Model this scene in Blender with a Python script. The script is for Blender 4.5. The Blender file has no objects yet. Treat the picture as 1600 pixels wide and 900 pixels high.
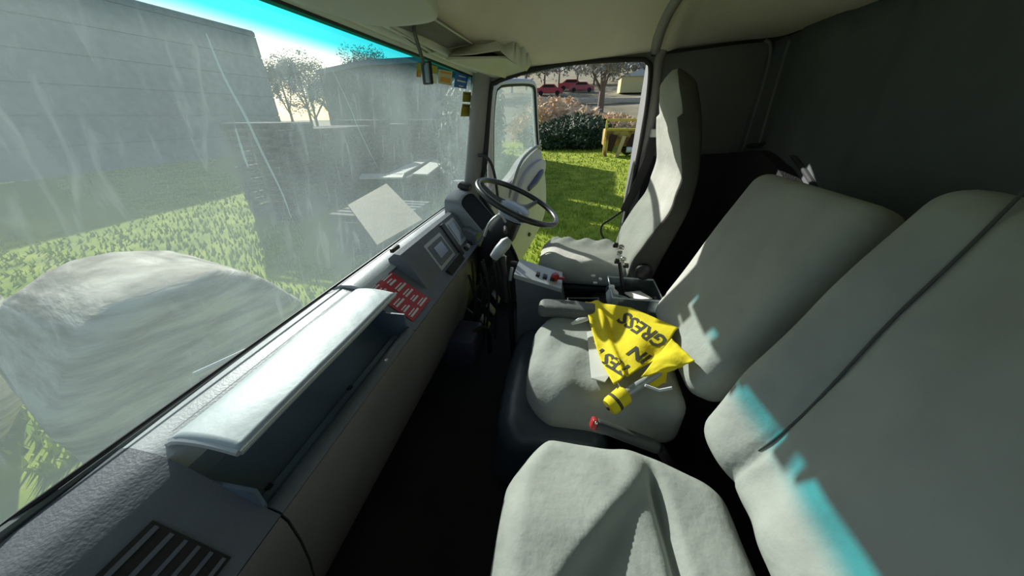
import bpy, bmesh, math, random
from mathutils import Vector, Matrix, noise
from mathutils.bvhtree import BVHTree
random.seed(7)
C = bpy.context.scene.collection
H = 2.05            # eye height above the lawn; coordinates below are measured from the eye, z is lifted by H when built
R_ = math.radians

# ------------------------------------------------------------------ camera
FPX, PITCH, YAW = 500.0, math.atan(270/500.0), math.atan(94/568.0)
FW = Vector((math.cos(PITCH)*math.cos(YAW), math.cos(PITCH)*math.sin(YAW), -math.sin(PITCH)))
RT = Vector((math.sin(YAW), -math.cos(YAW), 0)); UP = RT.cross(FW)
cd = bpy.data.cameras.new('camera'); cam = bpy.data.objects.new('camera', cd); C.objects.link(cam)
cd.sensor_width = 36; cd.lens = FPX*36/1600; cd.clip_start = 0.02; cd.clip_end = 1500
cam.matrix_world = Matrix.Translation((0, 0, H)) @ Matrix((RT, UP, -FW)).transposed().to_4x4()
bpy.context.scene.camera = cam

# ------------------------------------------------------------------ world, sun, exposure
SUN_ELEV, SUN_DIR = 26.0, Vector((0.95, 1.0, 0))
w = bpy.data.worlds.new('world'); bpy.context.scene.world = w; w.use_nodes = True
nt = w.node_tree; nt.nodes.clear()
sky = nt.nodes.new('ShaderNodeTexSky'); sky.sky_type = 'NISHITA'; sky.sun_disc = False
sky.sun_elevation = R_(SUN_ELEV); sky.sun_rotation = math.atan2(SUN_DIR.x, SUN_DIR.y)
sky.air_density = 1.0; sky.dust_density = 1.2; sky.ozone_density = 1.0
bg = nt.nodes.new('ShaderNodeBackground'); bg.inputs[1].default_value = 0.135
wo = nt.nodes.new('ShaderNodeOutputWorld')
nt.links.new(sky.outputs[0], bg.inputs[0]); nt.links.new(bg.outputs[0], wo.inputs[0])
sd = bpy.data.lights.new('sun', 'SUN'); sd.energy = 8.0; sd.angle = R_(0.6); sd.color = (1.0, 0.955, 0.87)
so = bpy.data.objects.new('sun', sd); C.objects.link(so)
dsun = SUN_DIR.normalized()*math.cos(R_(SUN_ELEV)) + Vector((0, 0, math.sin(R_(SUN_ELEV))))
so.rotation_euler = dsun.to_track_quat('Z', 'Y').to_euler(); so.location = (20, 20, 20)
vs = bpy.context.scene.view_settings
bpy.context.scene.display_settings.display_device = 'sRGB'
vs.view_transform = 'Standard'; vs.look = 'None'; vs.gamma = 1.0; vs.use_curve_mapping = False; vs.exposure = 0.0
bpy.context.scene.cycles.transparent_max_bounces = 24
bpy.context.scene.cycles.max_bounces = 10
bpy.context.scene.cycles.diffuse_bounces = 6

# ------------------------------------------------------------------ materials
MATS = {}
def mat(name, col, rough=0.6, metal=0.0, var=0.0, vscale=8.0, bump=0.0, bscale=60.0, col2=None, spec=0.5, ramp=(0.35, 0.65), stretch=None):
    if name in MATS: return MATS[name]
    m = bpy.data.materials.new(name); m.use_nodes = True; t = m.node_tree
    b = t.nodes['Principled BSDF']
    b.inputs['Base Color'].default_value = (*col, 1); b.inputs['Roughness'].default_value = rough
    b.inputs['Metallic'].default_value = metal; b.inputs['Specular IOR Level'].default_value = spec
    tc = t.nodes.new('ShaderNodeTexCoord'); src = tc.outputs['Object']
    if stretch:
        mp = t.nodes.new('ShaderNodeMapping'); mp.inputs['Scale'].default_value = stretch
        t.links.new(src, mp.inputs[0]); src = mp.outputs[0]
    if var > 0 or col2:
        n = t.nodes.new('ShaderNodeTexNoise'); n.inputs['Scale'].default_value = vscale; n.inputs['Detail'].default_value = 6
        t.links.new(src, n.inputs['Vector'])
        r = t.nodes.new('ShaderNodeValToRGB')
        c2 = col2 or tuple(min(1, c*(1+var)) for c in col); c1 = col if col2 else tuple(c*(1-var) for c in col)
        r.color_ramp.elements[0].position = ramp[0]; r.color_ramp.elements[1].position = ramp[1]
        r.color_ramp.elements[0].color = (*c1, 1); r.color_ramp.elements[1].color = (*c2, 1)
        t.links.new(n.outputs[0], r.inputs[0]); t.links.new(r.outputs[0], b.inputs['Base Color'])
    if bump > 0:
        n2 = t.nodes.new('ShaderNodeTexNoise'); n2.inputs['Scale'].default_value = bscale; n2.inputs['Detail'].default_value = 5
        t.links.new(src, n2.inputs['Vector'])
        bp = t.nodes.new('ShaderNodeBump'); bp.inputs['Strength'].default_value = bump; bp.inputs['Distance'].default_value = 0.01
        t.links.new(n2.outputs[0], bp.inputs['Height']); t.links.new(bp.outputs[0], b.inputs['Normal'])
    MATS[name] = m; return m

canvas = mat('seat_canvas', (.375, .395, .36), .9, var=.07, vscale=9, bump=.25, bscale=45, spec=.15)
canvas_shaded = mat('seat_canvas_shaded', (.085, .085, .075), .9, var=.1, bump=.2, spec=.15)  # darker copy of the seat canvas, shade of the unlit side painted in
piping = mat('seam_thread', (.09, .095, .09), .85)
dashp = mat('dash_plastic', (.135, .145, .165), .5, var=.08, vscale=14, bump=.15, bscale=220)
dash_sunlit = mat('dash_sunlit_plastic', (.50, .53, .53), .42, var=.06, vscale=14, bump=.12, bscale=200)  # paler dash plastic, sunlight on the top painted into the colour
dashlow = mat('lower_dash_plastic', (.15, .14, .135), .55, var=.08, bump=.15, bscale=200)
binp = mat('glovebox_plastic', (.13, .17, .21), .45, var=.15, bump=.1, bscale=150)
lidm = mat('brushed_lid', (.50, .56, .57), .5, metal=.15, var=.06, vscale=6, bump=.05, bscale=60)
blackp = mat('black_plastic', (.018, .018, .02), .45, var=.2)
rubber = mat('black_rubber', (.012, .012, .013), .7)
chrome = mat('chrome', (.75, .76, .78), .2, metal=1)
silver = mat('silver_plastic', (.48, .50, .50), .4, metal=.3)
screen = mat('radio_screen', (.35, .42, .60), .2)
headl = mat('headliner', (.66, .60, .53), .85, var=.05, vscale=5, bump=.1, bscale=120)
headl2 = mat('overhead_shelf_plastic', (.52, .53, .47), .6, var=.05, bump=.08, bscale=150)
pillarm = mat('pillar_trim_plastic', (.26, .25, .255), .6, var=.06)
wallm = mat('cab_wall_trim', (.17, .18, .185), .8, var=.08, vscale=6, bump=.1)
wallrear = mat('rear_wall_trim', (.10, .118, .125), .8, var=.08, vscale=6, bump=.1)
carpet = mat('dark_carpet', (.022, .024, .028), .95, bump=.4, bscale=200)
floorm = mat('floor_mat', (.02, .018, .017), .9, var=.3, vscale=5, bump=.3)
enginec = mat('engine_cover_vinyl', (.045, .06, .08), .33, var=.2, bump=.15, bscale=30)
doorm = mat('door_card', (.50, .48, .47), .55, var=.06, bump=.05)
framem = mat('door_frame_paint', (.50, .52, .53), .4)
redm = mat('red_plastic', (.45, .03, .03), .4)
redst = mat('red_sticker', (.50, .035, .05), .4)
whitest = mat('white_print', (.72, .70, .70), .5)
yellowc = mat('yellow_cloth', (.86, .70, .03), .75, var=.06, vscale=14, bump=.35, bscale=30, spec=.2)
inkm = mat('black_ink', (.06, .06, .03), .8)
whitep = mat('white_plastic', (.72, .74, .74), .45)
paperm = mat('paper', (.78, .78, .74), .8, var=.04)
blue = mat('blue_sticker', (.03, .13, .48), .45)
cream = mat('cream_sticker', (.55, .52, .38), .5)
orange = mat('orange_print', (.6, .28, .05), .5)
olive = mat('yellow_sticker', (.38, .34, .03), .5)
steel = mat('galvanised_steel', (.35, .36, .37), .4, metal=.6, var=.2)

def glass_mat(name, haze, tint=(1, 1, 1), strip=None, scr=0.0, gloss=.05):
    m = bpy.data.materials.new(name); m.use_nodes = True; t = m.node_tree; t.nodes.clear()
    L = t.links.new; N = t.nodes.new
    out = N('ShaderNodeOutputMaterial'); tr = N('ShaderNodeBsdfTransparent'); tr.inputs[0].default_value = (*tint, 1)
    tc = N('ShaderNodeTexCoord')
    if strip:
        sx = N('ShaderNodeSeparateXYZ'); L(tc.outputs['Object'], sx.inputs[0])
        mr = N('ShaderNodeMapRange'); mr.interpolation_type = 'SMOOTHSTEP'
        mr.inputs['From Min'].default_value = strip[0]; mr.inputs['From Max'].default_value = strip[1]
        L(sx.outputs['Z'], mr.inputs['Value'])
        mx = N('ShaderNodeMix'); mx.data_type = 'RGBA'; mx.inputs['A'].default_value = (*tint, 1)
        mx.inputs['B'].default_value = (.02, .46, .56, 1)
        L(mr.outputs[0], mx.inputs['Factor']); L(mx.outputs['Result'], tr.inputs[0])
    df = N('ShaderNodeBsdfDiffuse'); df.inputs[0].default_value = (.44, .555, .575, 1)
    tl = N('ShaderNodeBsdfTranslucent'); tl.inputs[0].default_value = (.44, .555, .575, 1)
    ms = N('ShaderNodeMixShader'); ms.inputs[0].default_value = .55; L(df.outputs[0], ms.inputs[1]); L(tl.outputs[0], ms.inputs[2])
    gl = N('ShaderNodeBsdfGlossy'); gl.inputs['Roughness'].default_value = .02
    # dust: broad blotches plus fine wiper scratches
    n1 = N('ShaderNodeTexNoise'); n1.inputs['Scale'].default_value = 5; n1.inputs['Detail'].default_value = 7; L(tc.outputs['Object'], n1.inputs['Vector'])
    mp = N('ShaderNodeMapping'); mp.inputs['Scale'].default_value = (30, 30, 5); mp.inputs['Rotation'].default_value = (0, .45, 0)
    L(tc.outputs['Object'], mp.inputs[0])
    n2 = N('ShaderNodeTexNoise'); n2.inputs['Scale'].default_value = 1.0; n2.inputs['Detail'].default_value = 8; n2.inputs['Distortion'].default_value = 1.2
    L(mp.outputs[0], n2.inputs['Vector'])
    r2 = N('ShaderNodeMapRange'); r2.inputs['From Min'].default_value = .56; r2.inputs['From Max'].default_value = .74
    r2.inputs['To Max'].default_value = scr; L(n2.outputs[0], r2.inputs['Value'])
    r1 = N('ShaderNodeMapRange'); r1.inputs['From Min'].default_value = .3; r1.inputs['From Max'].default_value = .7
    r1.inputs['To Min'].default_value = haze*.8; r1.inputs['To Max'].default_value = haze*1.25; L(n1.outputs[0], r1.inputs['Value'])
    ad = N('ShaderNodeMath'); L(r1.outputs[0], ad.inputs[0]); L(r2.outputs[0], ad.inputs[1])
    if strip:   # the tinted band carries less dust
        sb = N('ShaderNodeMapRange'); sb.inputs['From Min'].default_value = strip[0]; sb.inputs['From Max'].default_value = strip[1]
        sb.inputs['To Min'].default_value = 1; sb.inputs['To Max'].default_value = .15; L(sx.outputs['Z'], sb.inputs['Value'])
        mu = N('ShaderNodeMath'); mu.operation = 'MULTIPLY'; L(ad.outputs[0], mu.inputs[0]); L(sb.outputs[0], mu.inputs[1]); ad = mu
    m1 = N('ShaderNodeMixShader'); L(ad.outputs[0], m1.inputs[0]); L(tr.outputs[0], m1.inputs[1]); L(ms.outputs[0], m1.inputs[2])
    m2 = N('ShaderNodeMixShader'); m2.inputs[0].default_value = gloss; L(m1.outputs[0], m2.inputs[1]); L(gl.outputs[0], m2.inputs[2])
    L(m2.outputs[0], out.inputs[0]); MATS[name] = m; return m
wsglass = glass_mat('dusty_windscreen_glass', .34, (.87, .96, .97), (H+.105, H+.165), .13, .02)
doorglass = glass_mat('dusty_door_glass', .22, (.92, .95, .93), None, .08, .04)
clearp = glass_mat('clear_plastic', .10, (.9, .93, .95), None, .05, .08)
smearm = glass_mat('dust_smear', .50, (.97, 1, 1), None, .1, .0)

# ------------------------------------------------------------------ mesh helpers
def at(u, v, x=None, y=None, z=None):
    """direction through a photo pixel met with a plane x, y or z = const of the cab"""
    d = FW*FPX + RT*(u-800) - UP*(v-450)
    if x is not None: return d*(x/d.x)
    if y is not None: return d*(y/d.y)
    return d*(z/d.z)

def link(name, verts, faces, m, parent=None, smooth=True, angle=None):
    me = bpy.data.meshes.new(name); off = Vector((0, 0, H))
    if parent is not None: off = off - parent['_o'] if False else Vector((0, 0, H)) - Vector(ORIG[parent.name])
    me.from_pydata([tuple(Vector(v)+off) for v in verts], [], faces); me.update()
    bm = bmesh.new(); bm.from_mesh(me); bmesh.ops.recalc_face_normals(bm, faces=bm.faces); bm.to_mesh(me); bm.free()
    for p in me.polygons: p.use_smooth = smooth
    if angle is not None and smooth: me.set_sharp_from_angle(angle=R_(angle))
    o = bpy.data.objects.new(name, me); C.objects.link(o)
    if m is not None: me.materials.append(m)
    if parent is not None: o.parent = parent; ORIG[o.name] = ORIG[parent.name]
    else: ORIG[o.name] = (0, 0, 0)
    return o
ORIG = {}
def props(o, label, cat, group=None, kind=None):
    o['label'] = label; o['category'] = cat
    if group: o['group'] = group
    if kind: o['kind'] = kind
    return o
def thing(name, label, cat, loc, group=None):
    o = bpy.data.objects.new(name, None); C.objects.link(o)
    l = (loc[0], loc[1], loc[2]+H); o.location = l; o.empty_display_size = .1
    ORIG[o.name] = l; return props(o, label, cat, group)
def structure(o):
    o['kind'] = 'structure'; return o

class MB:
    """collects shapes for ONE mesh object"""
    def __init__(s): s.v = []; s.f = []
    def add(s, v, f):
        n = len(s.v); s.v += [Vector(p) for p in v]; s.f += [tuple(i+n for i in q) for q in f]; return s
    def box(s, c, d, rot=None, bev=0.0):
        hx, hy, hz = d[0]/2, d[1]/2, d[2]/2; c = Vector(c)
        if bev <= 0:
            v = [Vector((x, y, z)) for x in (-hx, hx) for y in (-hy, hy) for z in (-hz, hz)]
            f = [(0, 1, 3, 2), (4, 6, 7, 5), (0, 4, 5, 1), (2, 3, 7, 6), (0, 2, 6, 4), (1, 5, 7, 3)]
            if rot is not None: v = [rot @ p for p in v]
            return s.add([p+c for p in v], f)
        v, f = rbox_data(d, bev, (2, 2, 2), 2)
        if rot is not None: v = [rot @ p for p in v]
        return s.add([p+c for p in v], f)
    def tube(s, pts, r, n=8, close=False, caps=True):
        pts = [Vector(p) for p in pts]; k = len(pts); rs = r if isinstance(r, (list, tuple)) else [r]*k
        ring0 = None; vs_ = []; nrm = None
        for i, p in enumerate(pts):
            a = pts[(i-1) % k] if (i > 0 or close) else p; b = pts[(i+1) % k] if (i < k-1 or close) else p
            t = (b-a).normalized() if (b-a).length > 1e-9 else Vector((0, 0, 1))
            if nrm is None: nrm = t.orthogonal().normalized()
            else:
                nrm = nrm - t*nrm.dot(t); nrm = nrm.normalized() if nrm.length > 1e-6 else t.orthogonal().normalized()
            bn = t.cross(nrm)
            vs_ += [p + (nrm*math.cos(2*math.pi*j/n) + bn*math.sin(2*math.pi*j/n))*rs[i] for j in range(n)]
        f = []
        for i in range(k if close else k-1):
            for j in range(n):
                a, b = i*n+j, i*n+(j+1) % n; c, d = ((i+1) % k)*n+(j+1) % n, ((i+1) % k)*n+j
                f.append((a, b, c, d))
        if not close and caps: f += [tuple(range(n))[::-1], tuple((k-1)*n+j for j in range(n))]
        return s.add(vs_, f)
    def prism(s, prof, x0, x1, axis=0, xf=None):
        """polygon prof of (a, b) swept along axis"""
        n = len(prof)
        def P(a, b, t): return {0: (t, a, b), 1: (a, t, b), 2: (a, b, t)}[axis]
        v = [P(a, b, x0) for a, b in prof] + [P(a, b, x1) for a, b in prof]
        f = [(i, (i+1) % n, n+(i+1) % n, n+i) for i in range(n)] + [tuple(range(n))[::-1], tuple(range(n, 2*n))]
        if xf: v = [xf(Vector(p)) for p in v]
        return s.add(v, f)
    def sheet(s, pts, th, nrm=None):
        """a flat polygon pts given a thickness th along its normal"""
        pts = [Vector(p) for p in pts]; n = len(pts)
        nn = nrm or (pts[1]-pts[0]).cross(pts[2]-pts[0]).normalized()
        v = pts + [p + nn*th for p in pts]
        return s.add(v, [tuple(range(n))[::-1], tuple(range(n, 2*n))] + [(i, (i+1) % n, n+(i+1) % n, n+i) for i in range(n)])
    def lathe(s, prof, c, axis=(0, 0, 1), n=24):
        q = Vector((0, 0, 1)).rotation_difference(Vector(axis)); c = Vector(c); v = []; f = []
        for (r, z) in prof:
            v += [c + q @ Vector((r*math.cos(2*math.pi*j/n), r*math.sin(2*math.pi*j/n), z)) for j in range(n)]
        for i in range(len(prof)-1):
            f += [(i*n+j, i*n+(j+1) % n, (i+1)*n+(j+1) % n, (i+1)*n+j) for j in range(n)]
        f += [tuple(range(n))[::-1], tuple((len(prof)-1)*n+j for j in range(n))]
        return s.add(v, f)
    def build(s, name, m, parent=None, smooth=True, angle=40): return link(name, s.v, s.f, m, parent, smooth, angle)

def rbox_data(d, r, n=(6, 6, 6), k=3, warp=None):
    """a box of size d with rounded edges r; n cells on each flat, k on each round; warp bends it"""
    hx = [q/2 for q in d]
    def lin(h, c):
        a = [-h + r*(1-math.cos(math.pi/2*i/k)) for i in range(k)]
        mid = [-h+r + (2*h-2*r)*i/c for i in range(c+1)]
        return a + mid + [-q for q in a[::-1]]
    g = [lin(hx[i], n[i]) for i in range(3)]
    idx = {}; v = []; f = []
    N = [len(q)-1 for q in g]
    def vid(i, j, l):
        if (i, j, l) not in idx:
            p = Vector((g[0][i], g[1][j], g[2][l]))
            inner = Vector([max(-hx[a]+r, min(hx[a]-r, p[a])) for a in range(3)])
            dlt = p-inner
            if dlt.length > 1e-9: p = inner + dlt.normalized()*r
            idx[(i, j, l)] = len(v); v.append(warp(p) if warp else p)
        return idx[(i, j, l)]
    for i in range(N[0]):
        for j in range(N[1]):
            f.append((vid(i, j, 0), vid(i, j+1, 0), vid(i+1, j+1, 0), vid(i+1, j, 0)))
            f.append((vid(i, j, N[2]), vid(i+1, j, N[2]), vid(i+1, j+1, N[2]), vid(i, j+1, N[2])))
    for i in range(N[0]):
        for l in range(N[2]):
            f.append((vid(i, 0, l), vid(i+1, 0, l), vid(i+1, 0, l+1), vid(i, 0, l+1)))
            f.append((vid(i, N[1], l), vid(i, N[1], l+1), vid(i+1, N[1], l+1), vid(i+1, N[1], l)))
    for j in range(N[1]):
        for l in range(N[2]):
            f.append((vid(0, j, l), vid(0, j, l+1), vid(0, j+1, l+1), vid(0, j+1, l)))
            f.append((vid(N[0], j, l), vid(N[0], j+1, l), vid(N[0], j+1, l+1), vid(N[0], j, l+1)))
    return v, f
def spline(pts, k=6, close=False):
    pts = [Vector(p) for p in pts]; n = len(pts); out = []
    for i in range(n if close else n-1):
        p0 = pts[(i-1) % n] if (close or i > 0) else pts[0]; p1 = pts[i]; p2 = pts[(i+1) % n]
        p3 = pts[(i+2) % n] if (close or i+2 < n) else pts[-1]
        for j in range(k):
            t = j/k
            out.append(.5*((2*p1)+(p2-p0)*t+(2*p0-5*p1+4*p2-p3)*t*t+(3*p1-p0-3*p2+p3)*t**3))
    if not close: out.append(pts[-1])
    return out
def sm(a, b, x):
    t = max(0, min(1, (x-a)/(b-a))); return t*t*(3-2*t)
def nz(p, s, seed=0.0): return noise.noise(Vector(p)*s + Vector((seed, seed*1.7, -seed)))
def grid(name, nu, nv, fn, m, parent=None, thick=0.0):
    v = [fn(i/nu, j/nv) for j in range(nv+1) for i in range(nu+1)]
    f = [(j*(nu+1)+i, j*(nu+1)+i+1, (j+1)*(nu+1)+i+1, (j+1)*(nu+1)+i) for j in range(nv) for i in range(nu)]
    o = link(name, v, f, m, parent)
    if thick:
        md = o.modifiers.new('solid', 'SOLIDIFY'); md.thickness = thick; md.offset = 0
    return o
def text_data(s, size, shear=0.0, bold=.012):
    cu = bpy.data.curves.new('t', 'FONT'); cu.body = s; cu.size = size; cu.offset = bold*size; cu.align_x = 'LEFT'; cu.resolution_u = 2
    o = bpy.data.objects.new('t', cu); C.objects.link(o)
    me = o.to_mesh(); bm = bmesh.new(); bm.from_mesh(me)
    bmesh.ops.triangulate(bm, faces=bm.faces[:])
    bmesh.ops.subdivide_edges(bm, edges=[e for e in bm.edges if e.calc_length() > size*.3], cuts=2)
    bmesh.ops.triangulate(bm, faces=bm.faces[:])
    v = [p.co.copy() for p in bm.verts]; bm.verts.index_update(); f = [tuple(q.index for q in g.verts) for g in bm.faces]
    bm.free(); o.to_mesh_clear(); bpy.data.objects.remove(o); bpy.data.curves.remove(cu); return v, f

# ================================================================== STRUCTURE: the cab
XL, XR = -.12, 1.92
def ws_y(x, t):     # t 0 bottom .. 1 top
    c = (x-.92)/1.0; return (.705*(1-t)+.612*t) - .085*abs(c)**4
def ws_z(x, t):
    yb = .705-.085*abs((x-.92))**4
    return (-.685*yb)*(1-t) + (.205-.03*abs(x-.92)**4)*t
ws = grid('window_1', 40, 16, lambda a, b: Vector((XL+(XR-XL)*a, ws_y(XL+(XR-XL)*a, b), ws_z(XL+(XR-XL)*a, b))), wsglass)
structure(ws)
# dust smears the wiper left on the glass
def on_ws(u, v):
    p = at(u, v, y=.66)
    for _ in range(40):
        x_ = min(p.x, 1.92); t = (p.z - ws_z(x_, 0))/(ws_z(x_, 1)-ws_z(x_, 0)); p = at(u, v, y=.6*p.y+.4*(ws_y(x_, t)-.003))
    return p
def smear(px, wd):
    P = [on_ws(*q) for q in px]; P = spline(P, 4); mb = MB(); n = len(P); v = []
    for i, p in enumerate(P):
        t = (P[min(i+1, n-1)]-P[max(i-1, 0)]).normalized(); s = t.cross(Vector((0, 1, 0))).normalized()
        ww = wd*(.35+.65*math.sin(math.pi*(i+.5)/n)); v += [p-s*ww, p+s*ww]
    mb.add(v, [(2*i, 2*i+1, 2*i+3, 2*i+2) for i in range(n-1)])
    return mb.build('dust_smear', smearm, ws)
smear([(322, 52), (350, 120), (385, 185), (408, 235), (440, 300), (455, 340)], .0032)
smear([(520, 110), (548, 170), (562, 205), (590, 262)], .0022)
smear([(476, 125), (484, 165), (492, 190)], .002)
smear([(368, 200), (380, 240), (388, 262)], .003)

# surround of the windscreen: black seal top and bottom
mb = MB(); xs = [XL+(XR-XL)*i/30 for i in range(31)]
mb.tube([(x, ws_y(x, 1)-.004, ws_z(x, 1)+.004) for x in xs], .009, 8)
structure(mb.build('trim_1', rubber))
mb = MB(); mb.tube([(x, ws_y(x, 0)-.004, ws_z(x, 0)-.002) for x in xs], .007, 8)
structure(mb.build('trim_2', mat('windscreen_seal', (.16, .18, .17), .6)))
# roof
def roof(a, b):
    x = -.14 + (XR+.03+.14)*a; y = -.90 + (.645+.90)*b
    fr = sm(.10, .60, y); sr = sm(1.42, 1.93, x); sl = sm(.38, -.13, x); rr = sm(-.42, -.87, y)
    k = (1-fr)*(1-sr)*(1-rr)*(1-sl)
    base = .215 + .09*sm(.3, -.87, y)
    rib = .014*math.exp(-((y+.40)/.035)**2)*(sr*.9+.1)
    return Vector((x, y, base + (.50-base)*k - rib))
structure(grid('ceiling', 90, 70, roof, headl, None, .02))
def on_roof(u, v, drop=.01):
    d = FW*FPX + RT*(u-800) - UP*(v-450); d = d/d.length; t = .3
    while t < 4:
        p = d*t; zr = roof((p.x+.14)/(XR+.17), (p.y+.90)/1.545).z
        if p.z > zr-drop: return p
        t += .004
    return d*2
# header strips above the windscreen, rear of the seal
mb = MB()
for off, dz, r in ((.030, .016, .016), (.062, .020, .015), (.10, .026, .020)):
    mb.tube([(x, ws_y(x, 1)-off, ws_z(x, 1)+dz-.004) for x in xs], r, 10)
structure(mb.build('trim_3', headl2))
# driver-side wall with the door opening
open_pts = [(.50, -.40), (.465, -.24), (.425, .10), (.395, .145), (.314, .172), (.186, .200), (0, .222), (-.27, .229), (-.325, .218), (-.347, .180), (-.360, 0), (-.358, -.21), (-.34, -.7), (-.32, -1.12), (.22, -1.12), (.27, -.85), (.38, -.62)]
oo = spline([(0, a, b) for a, b in open_pts], 4, True)
oo = [(p.y, p.z) for p in oo]
def outer(y, z):
    cx, cz = .02, -.3; dy, dz = y-cx, z-cz
    by = (.535-cx) if dy > 0 else (cx+.86); bz = (.31-cz) if dz > 0 else (1.19+cz)
    k = min(by/abs(dy) if abs(dy) > 1e-6 else 9, bz/abs(dz) if abs(dz) > 1e-6 else 9)
    return cx+dy*k, cz+dz*k
v = []; n = len(oo)
for (y, z) in oo:
    oy, oz = outer(y, z); v += [Vector((1.93, y, z)), Vector((1.895, y, z)), Vector((1.895, y+(oy-y)*.12, z+(oz-z)*.12)), Vector((1.915, oy, oz)), Vector((1.96, oy, oz))]
f = []
for i in range(n):
    a, b = i*5, ((i+1) % n)*5
    for k in range(4): f.append((a+k, b+k, b+k+1, a+k+1))
wl = structure(link('wall_right', v, f, wallm, None, True, 50))
mb = MB(); mb.box((1.945, .59, -.78), (.05, .18, .86)); mb.box((2.03, -.635, -.2), (.16, .55, 1.0)); structure(mb.build('wall_right_kick_sunblock', wallm, None, False))  # kick panel; unseen outer pillar block added to stop sun on back wall
mb = MB(); mb.tube([(1.890, y, z) for y, z in oo], .011, 8, close=True); structure(mb.build('trim_4', rubber))
# A-pillar: rounded trim from dash to header
mb = MB(); ring = []
for i in range(13):
    t = i/12; z = -.52 + .72*t; e = .620-.115*t; b_ = .525-.105*t
    ring.append([(1.862, e, z), (1.845, e-.022, z), (1.850, (e+b_)/2, z), (1.880, b_, z), (1.93, b_, z), (1.95, e+.02, z)])
v = [Vector(p) for r in ring for p in r]; f = [(i*6+j, i*6+(j+1) % 6, (i+1)*6+(j+1) % 6, (i+1)*6+j) for i in range(12) for j in range(6)]
mb.add(v, f); structure(mb.build('wall_front_pillar', pillarm, None, True, 60))
# near-side (passenger) pillar, beyond the left of the photo
mb = MB(); mb.tube([(-.13, .60, -.5), (-.13, .54, .2)], .05, 12); structure(mb.build('wall_left_pillar', pillarm))
# B-pillar cover band beside the door
mb = MB(); mb.tube(spline([(1.90, -.385, -.30), (1.893, -.39, -.10), (1.893, -.385, .12), (1.893, -.375, .215), (1.885, -.385, .27), (1.83, -.40, .345), (1.76, -.41, .40)], 6), .022, 10)
mb.tube(spline([on_roof(1022, 88, .012), on_roof(1026, 68, .012), on_roof(1033, 45, .012), on_roof(1043, 22, .012), on_roof(1056, 0, .012), on_roof(1070, -20, .012)], 5), .022, 10)
structure(mb.build('trim_5', pillarm))
mb = MB(); mb.tube(spline([(1.895, -.34, .245), (1.893, -.5, .262), (1.893, -.7, .281), (1.88, -.84, .29), (1.7, -.865, .292), (1.2, -.868, .292), (0, -.868, .292)], 5), .006, 8)
structure(mb.build('trim_6', rubber))
mb = MB(); mb.tube(spline([(1.89, -.80, .288), (1.885, -.83, .26), (1.88, -.845, .15), (1.88, -.85, -.15)], 5), .007, 8)
mb.tube(spline([(1.80, -.855, .27), (1.79, -.857, .1), (1.77, -.857, -.12)], 5), .006, 8)
structure(mb.build('trim_7', wallm))
# unseen closed passenger side with window opening, added to block fill light
mb = MB(); mb.box((-.16, -.13, -.75), (.05, 1.5, .80)); mb.box((-.16, -.66, -.05), (.05, .44, .64)); mb.box((-.16, -.13, .25), (.05, 1.5, .12)); mb.box((-.16, .54, -.1), (.05, .1, .6)); structure(mb.build('wall_left_light_block', wallm, None, False))
# back wall
def bw(a, b):
    x = -.14+(XR+.05+.14)*a; z = -1.2 + 1.5*b
    y = -.868 + .02*sm(1.80, 1.93, x) + .012*sm(.02, .0, abs(((x-.35) % .5)-.25)-.10)
    return Vector((x, y, z))
structure(grid('wall_back', 80, 12, bw, wallrear, None, .02))
# dark lower bulkhead with an arched top edge
arch = [(1.90, -.165), (1.80, -.155), (1.672, -.135), (1.56, -.150), (1.452, -.185), (1.34, -.235), (1.24, -.290), (1.1, -.36), (.9, -.42), (-.1, -.45)]
ap = spline([(a, 0, b) for a, b in arch], 6)
mb = MB(); prof = [(p.x, p.z) for p in ap] + [(-.1, -1.16), (1.90, -1.16)]
mb.prism(prof, -.855, -.80, axis=1); structure(mb.build('baseboard_back', carpet, None, False))
mb = MB(); mb.tube([(p.x, -.857, p.z+.03) for p in ap], .010, 8); structure(mb.build('trim_8', mat('dark_trim', (.035, .042, .046), .8)))
mb = MB(); mb.prism([(-.81, -.168), (-.40, -.19), (-.40, -1.16), (-.81, -1.16)], 1.87, 1.90); structure(mb.build('baseboard_right', carpet, None, False))
# floor
mb = MB(); mb.box(((XL+XR)/2, -.12, -1.18), (XR-XL+.06, 1.5, .06)); structure(mb.build('floor', floorm, None, False))
# firewall under the dash
mb = MB(); mb.box(((XL+XR)/2, .66, -.85), (XR-XL, .04, .62)); structure(mb.build('wall_front', carpet, None, False))

# ================================================================== DASHBOARD
dash = thing('dashboard', 'long grey truck dashboard running under the dusty windscreen', 'dashboard', (.92, .45, -1.15))
G0, G1 = .222, .745       # open glovebox
def dsurf(t):   # upper surface, crease (t=0) to windscreen (t=1)
    P = [(.425, -.583), (.445, -.572), (.50, -.533), (.56, -.485), (.60, -.466), (.65, -.462), (.695, -.478)]
    k = t*(len(P)-1); i = min(int(k), len(P)-2); q = k-i
    return (P[i][0]*(1-q)+P[i+1][0]*q, P[i][1]*(1-q)+P[i+1][1]*q)
top_prof = [dsurf(i/18) for i in range(19)]
def dash_block(x0, x1):
    mb = MB(); mb.prism([(.425, -.583)] + top_prof[1:] + [(.695, -.62), (.62, -.66), (.46, -.66)], x0, x1); return mb
mb = dash_block(-.10, G0); mb.build('end_pod', dashp, dash, True, 35)
mb = dash_block(G1, 1.80); mb.build('centre_pad', dashp, dash, True, 35)
# strip of pad behind the glovebox, up to the glass
mb = MB(); mb.prism([(.585, -.476), (.60, -.466), (.65, -.462), (.70, -.482), (.70, -.64), (.585, -.64)], G0, G1); mb.build('rear_pad', dash_sunlit, dash, True, 35)
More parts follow.
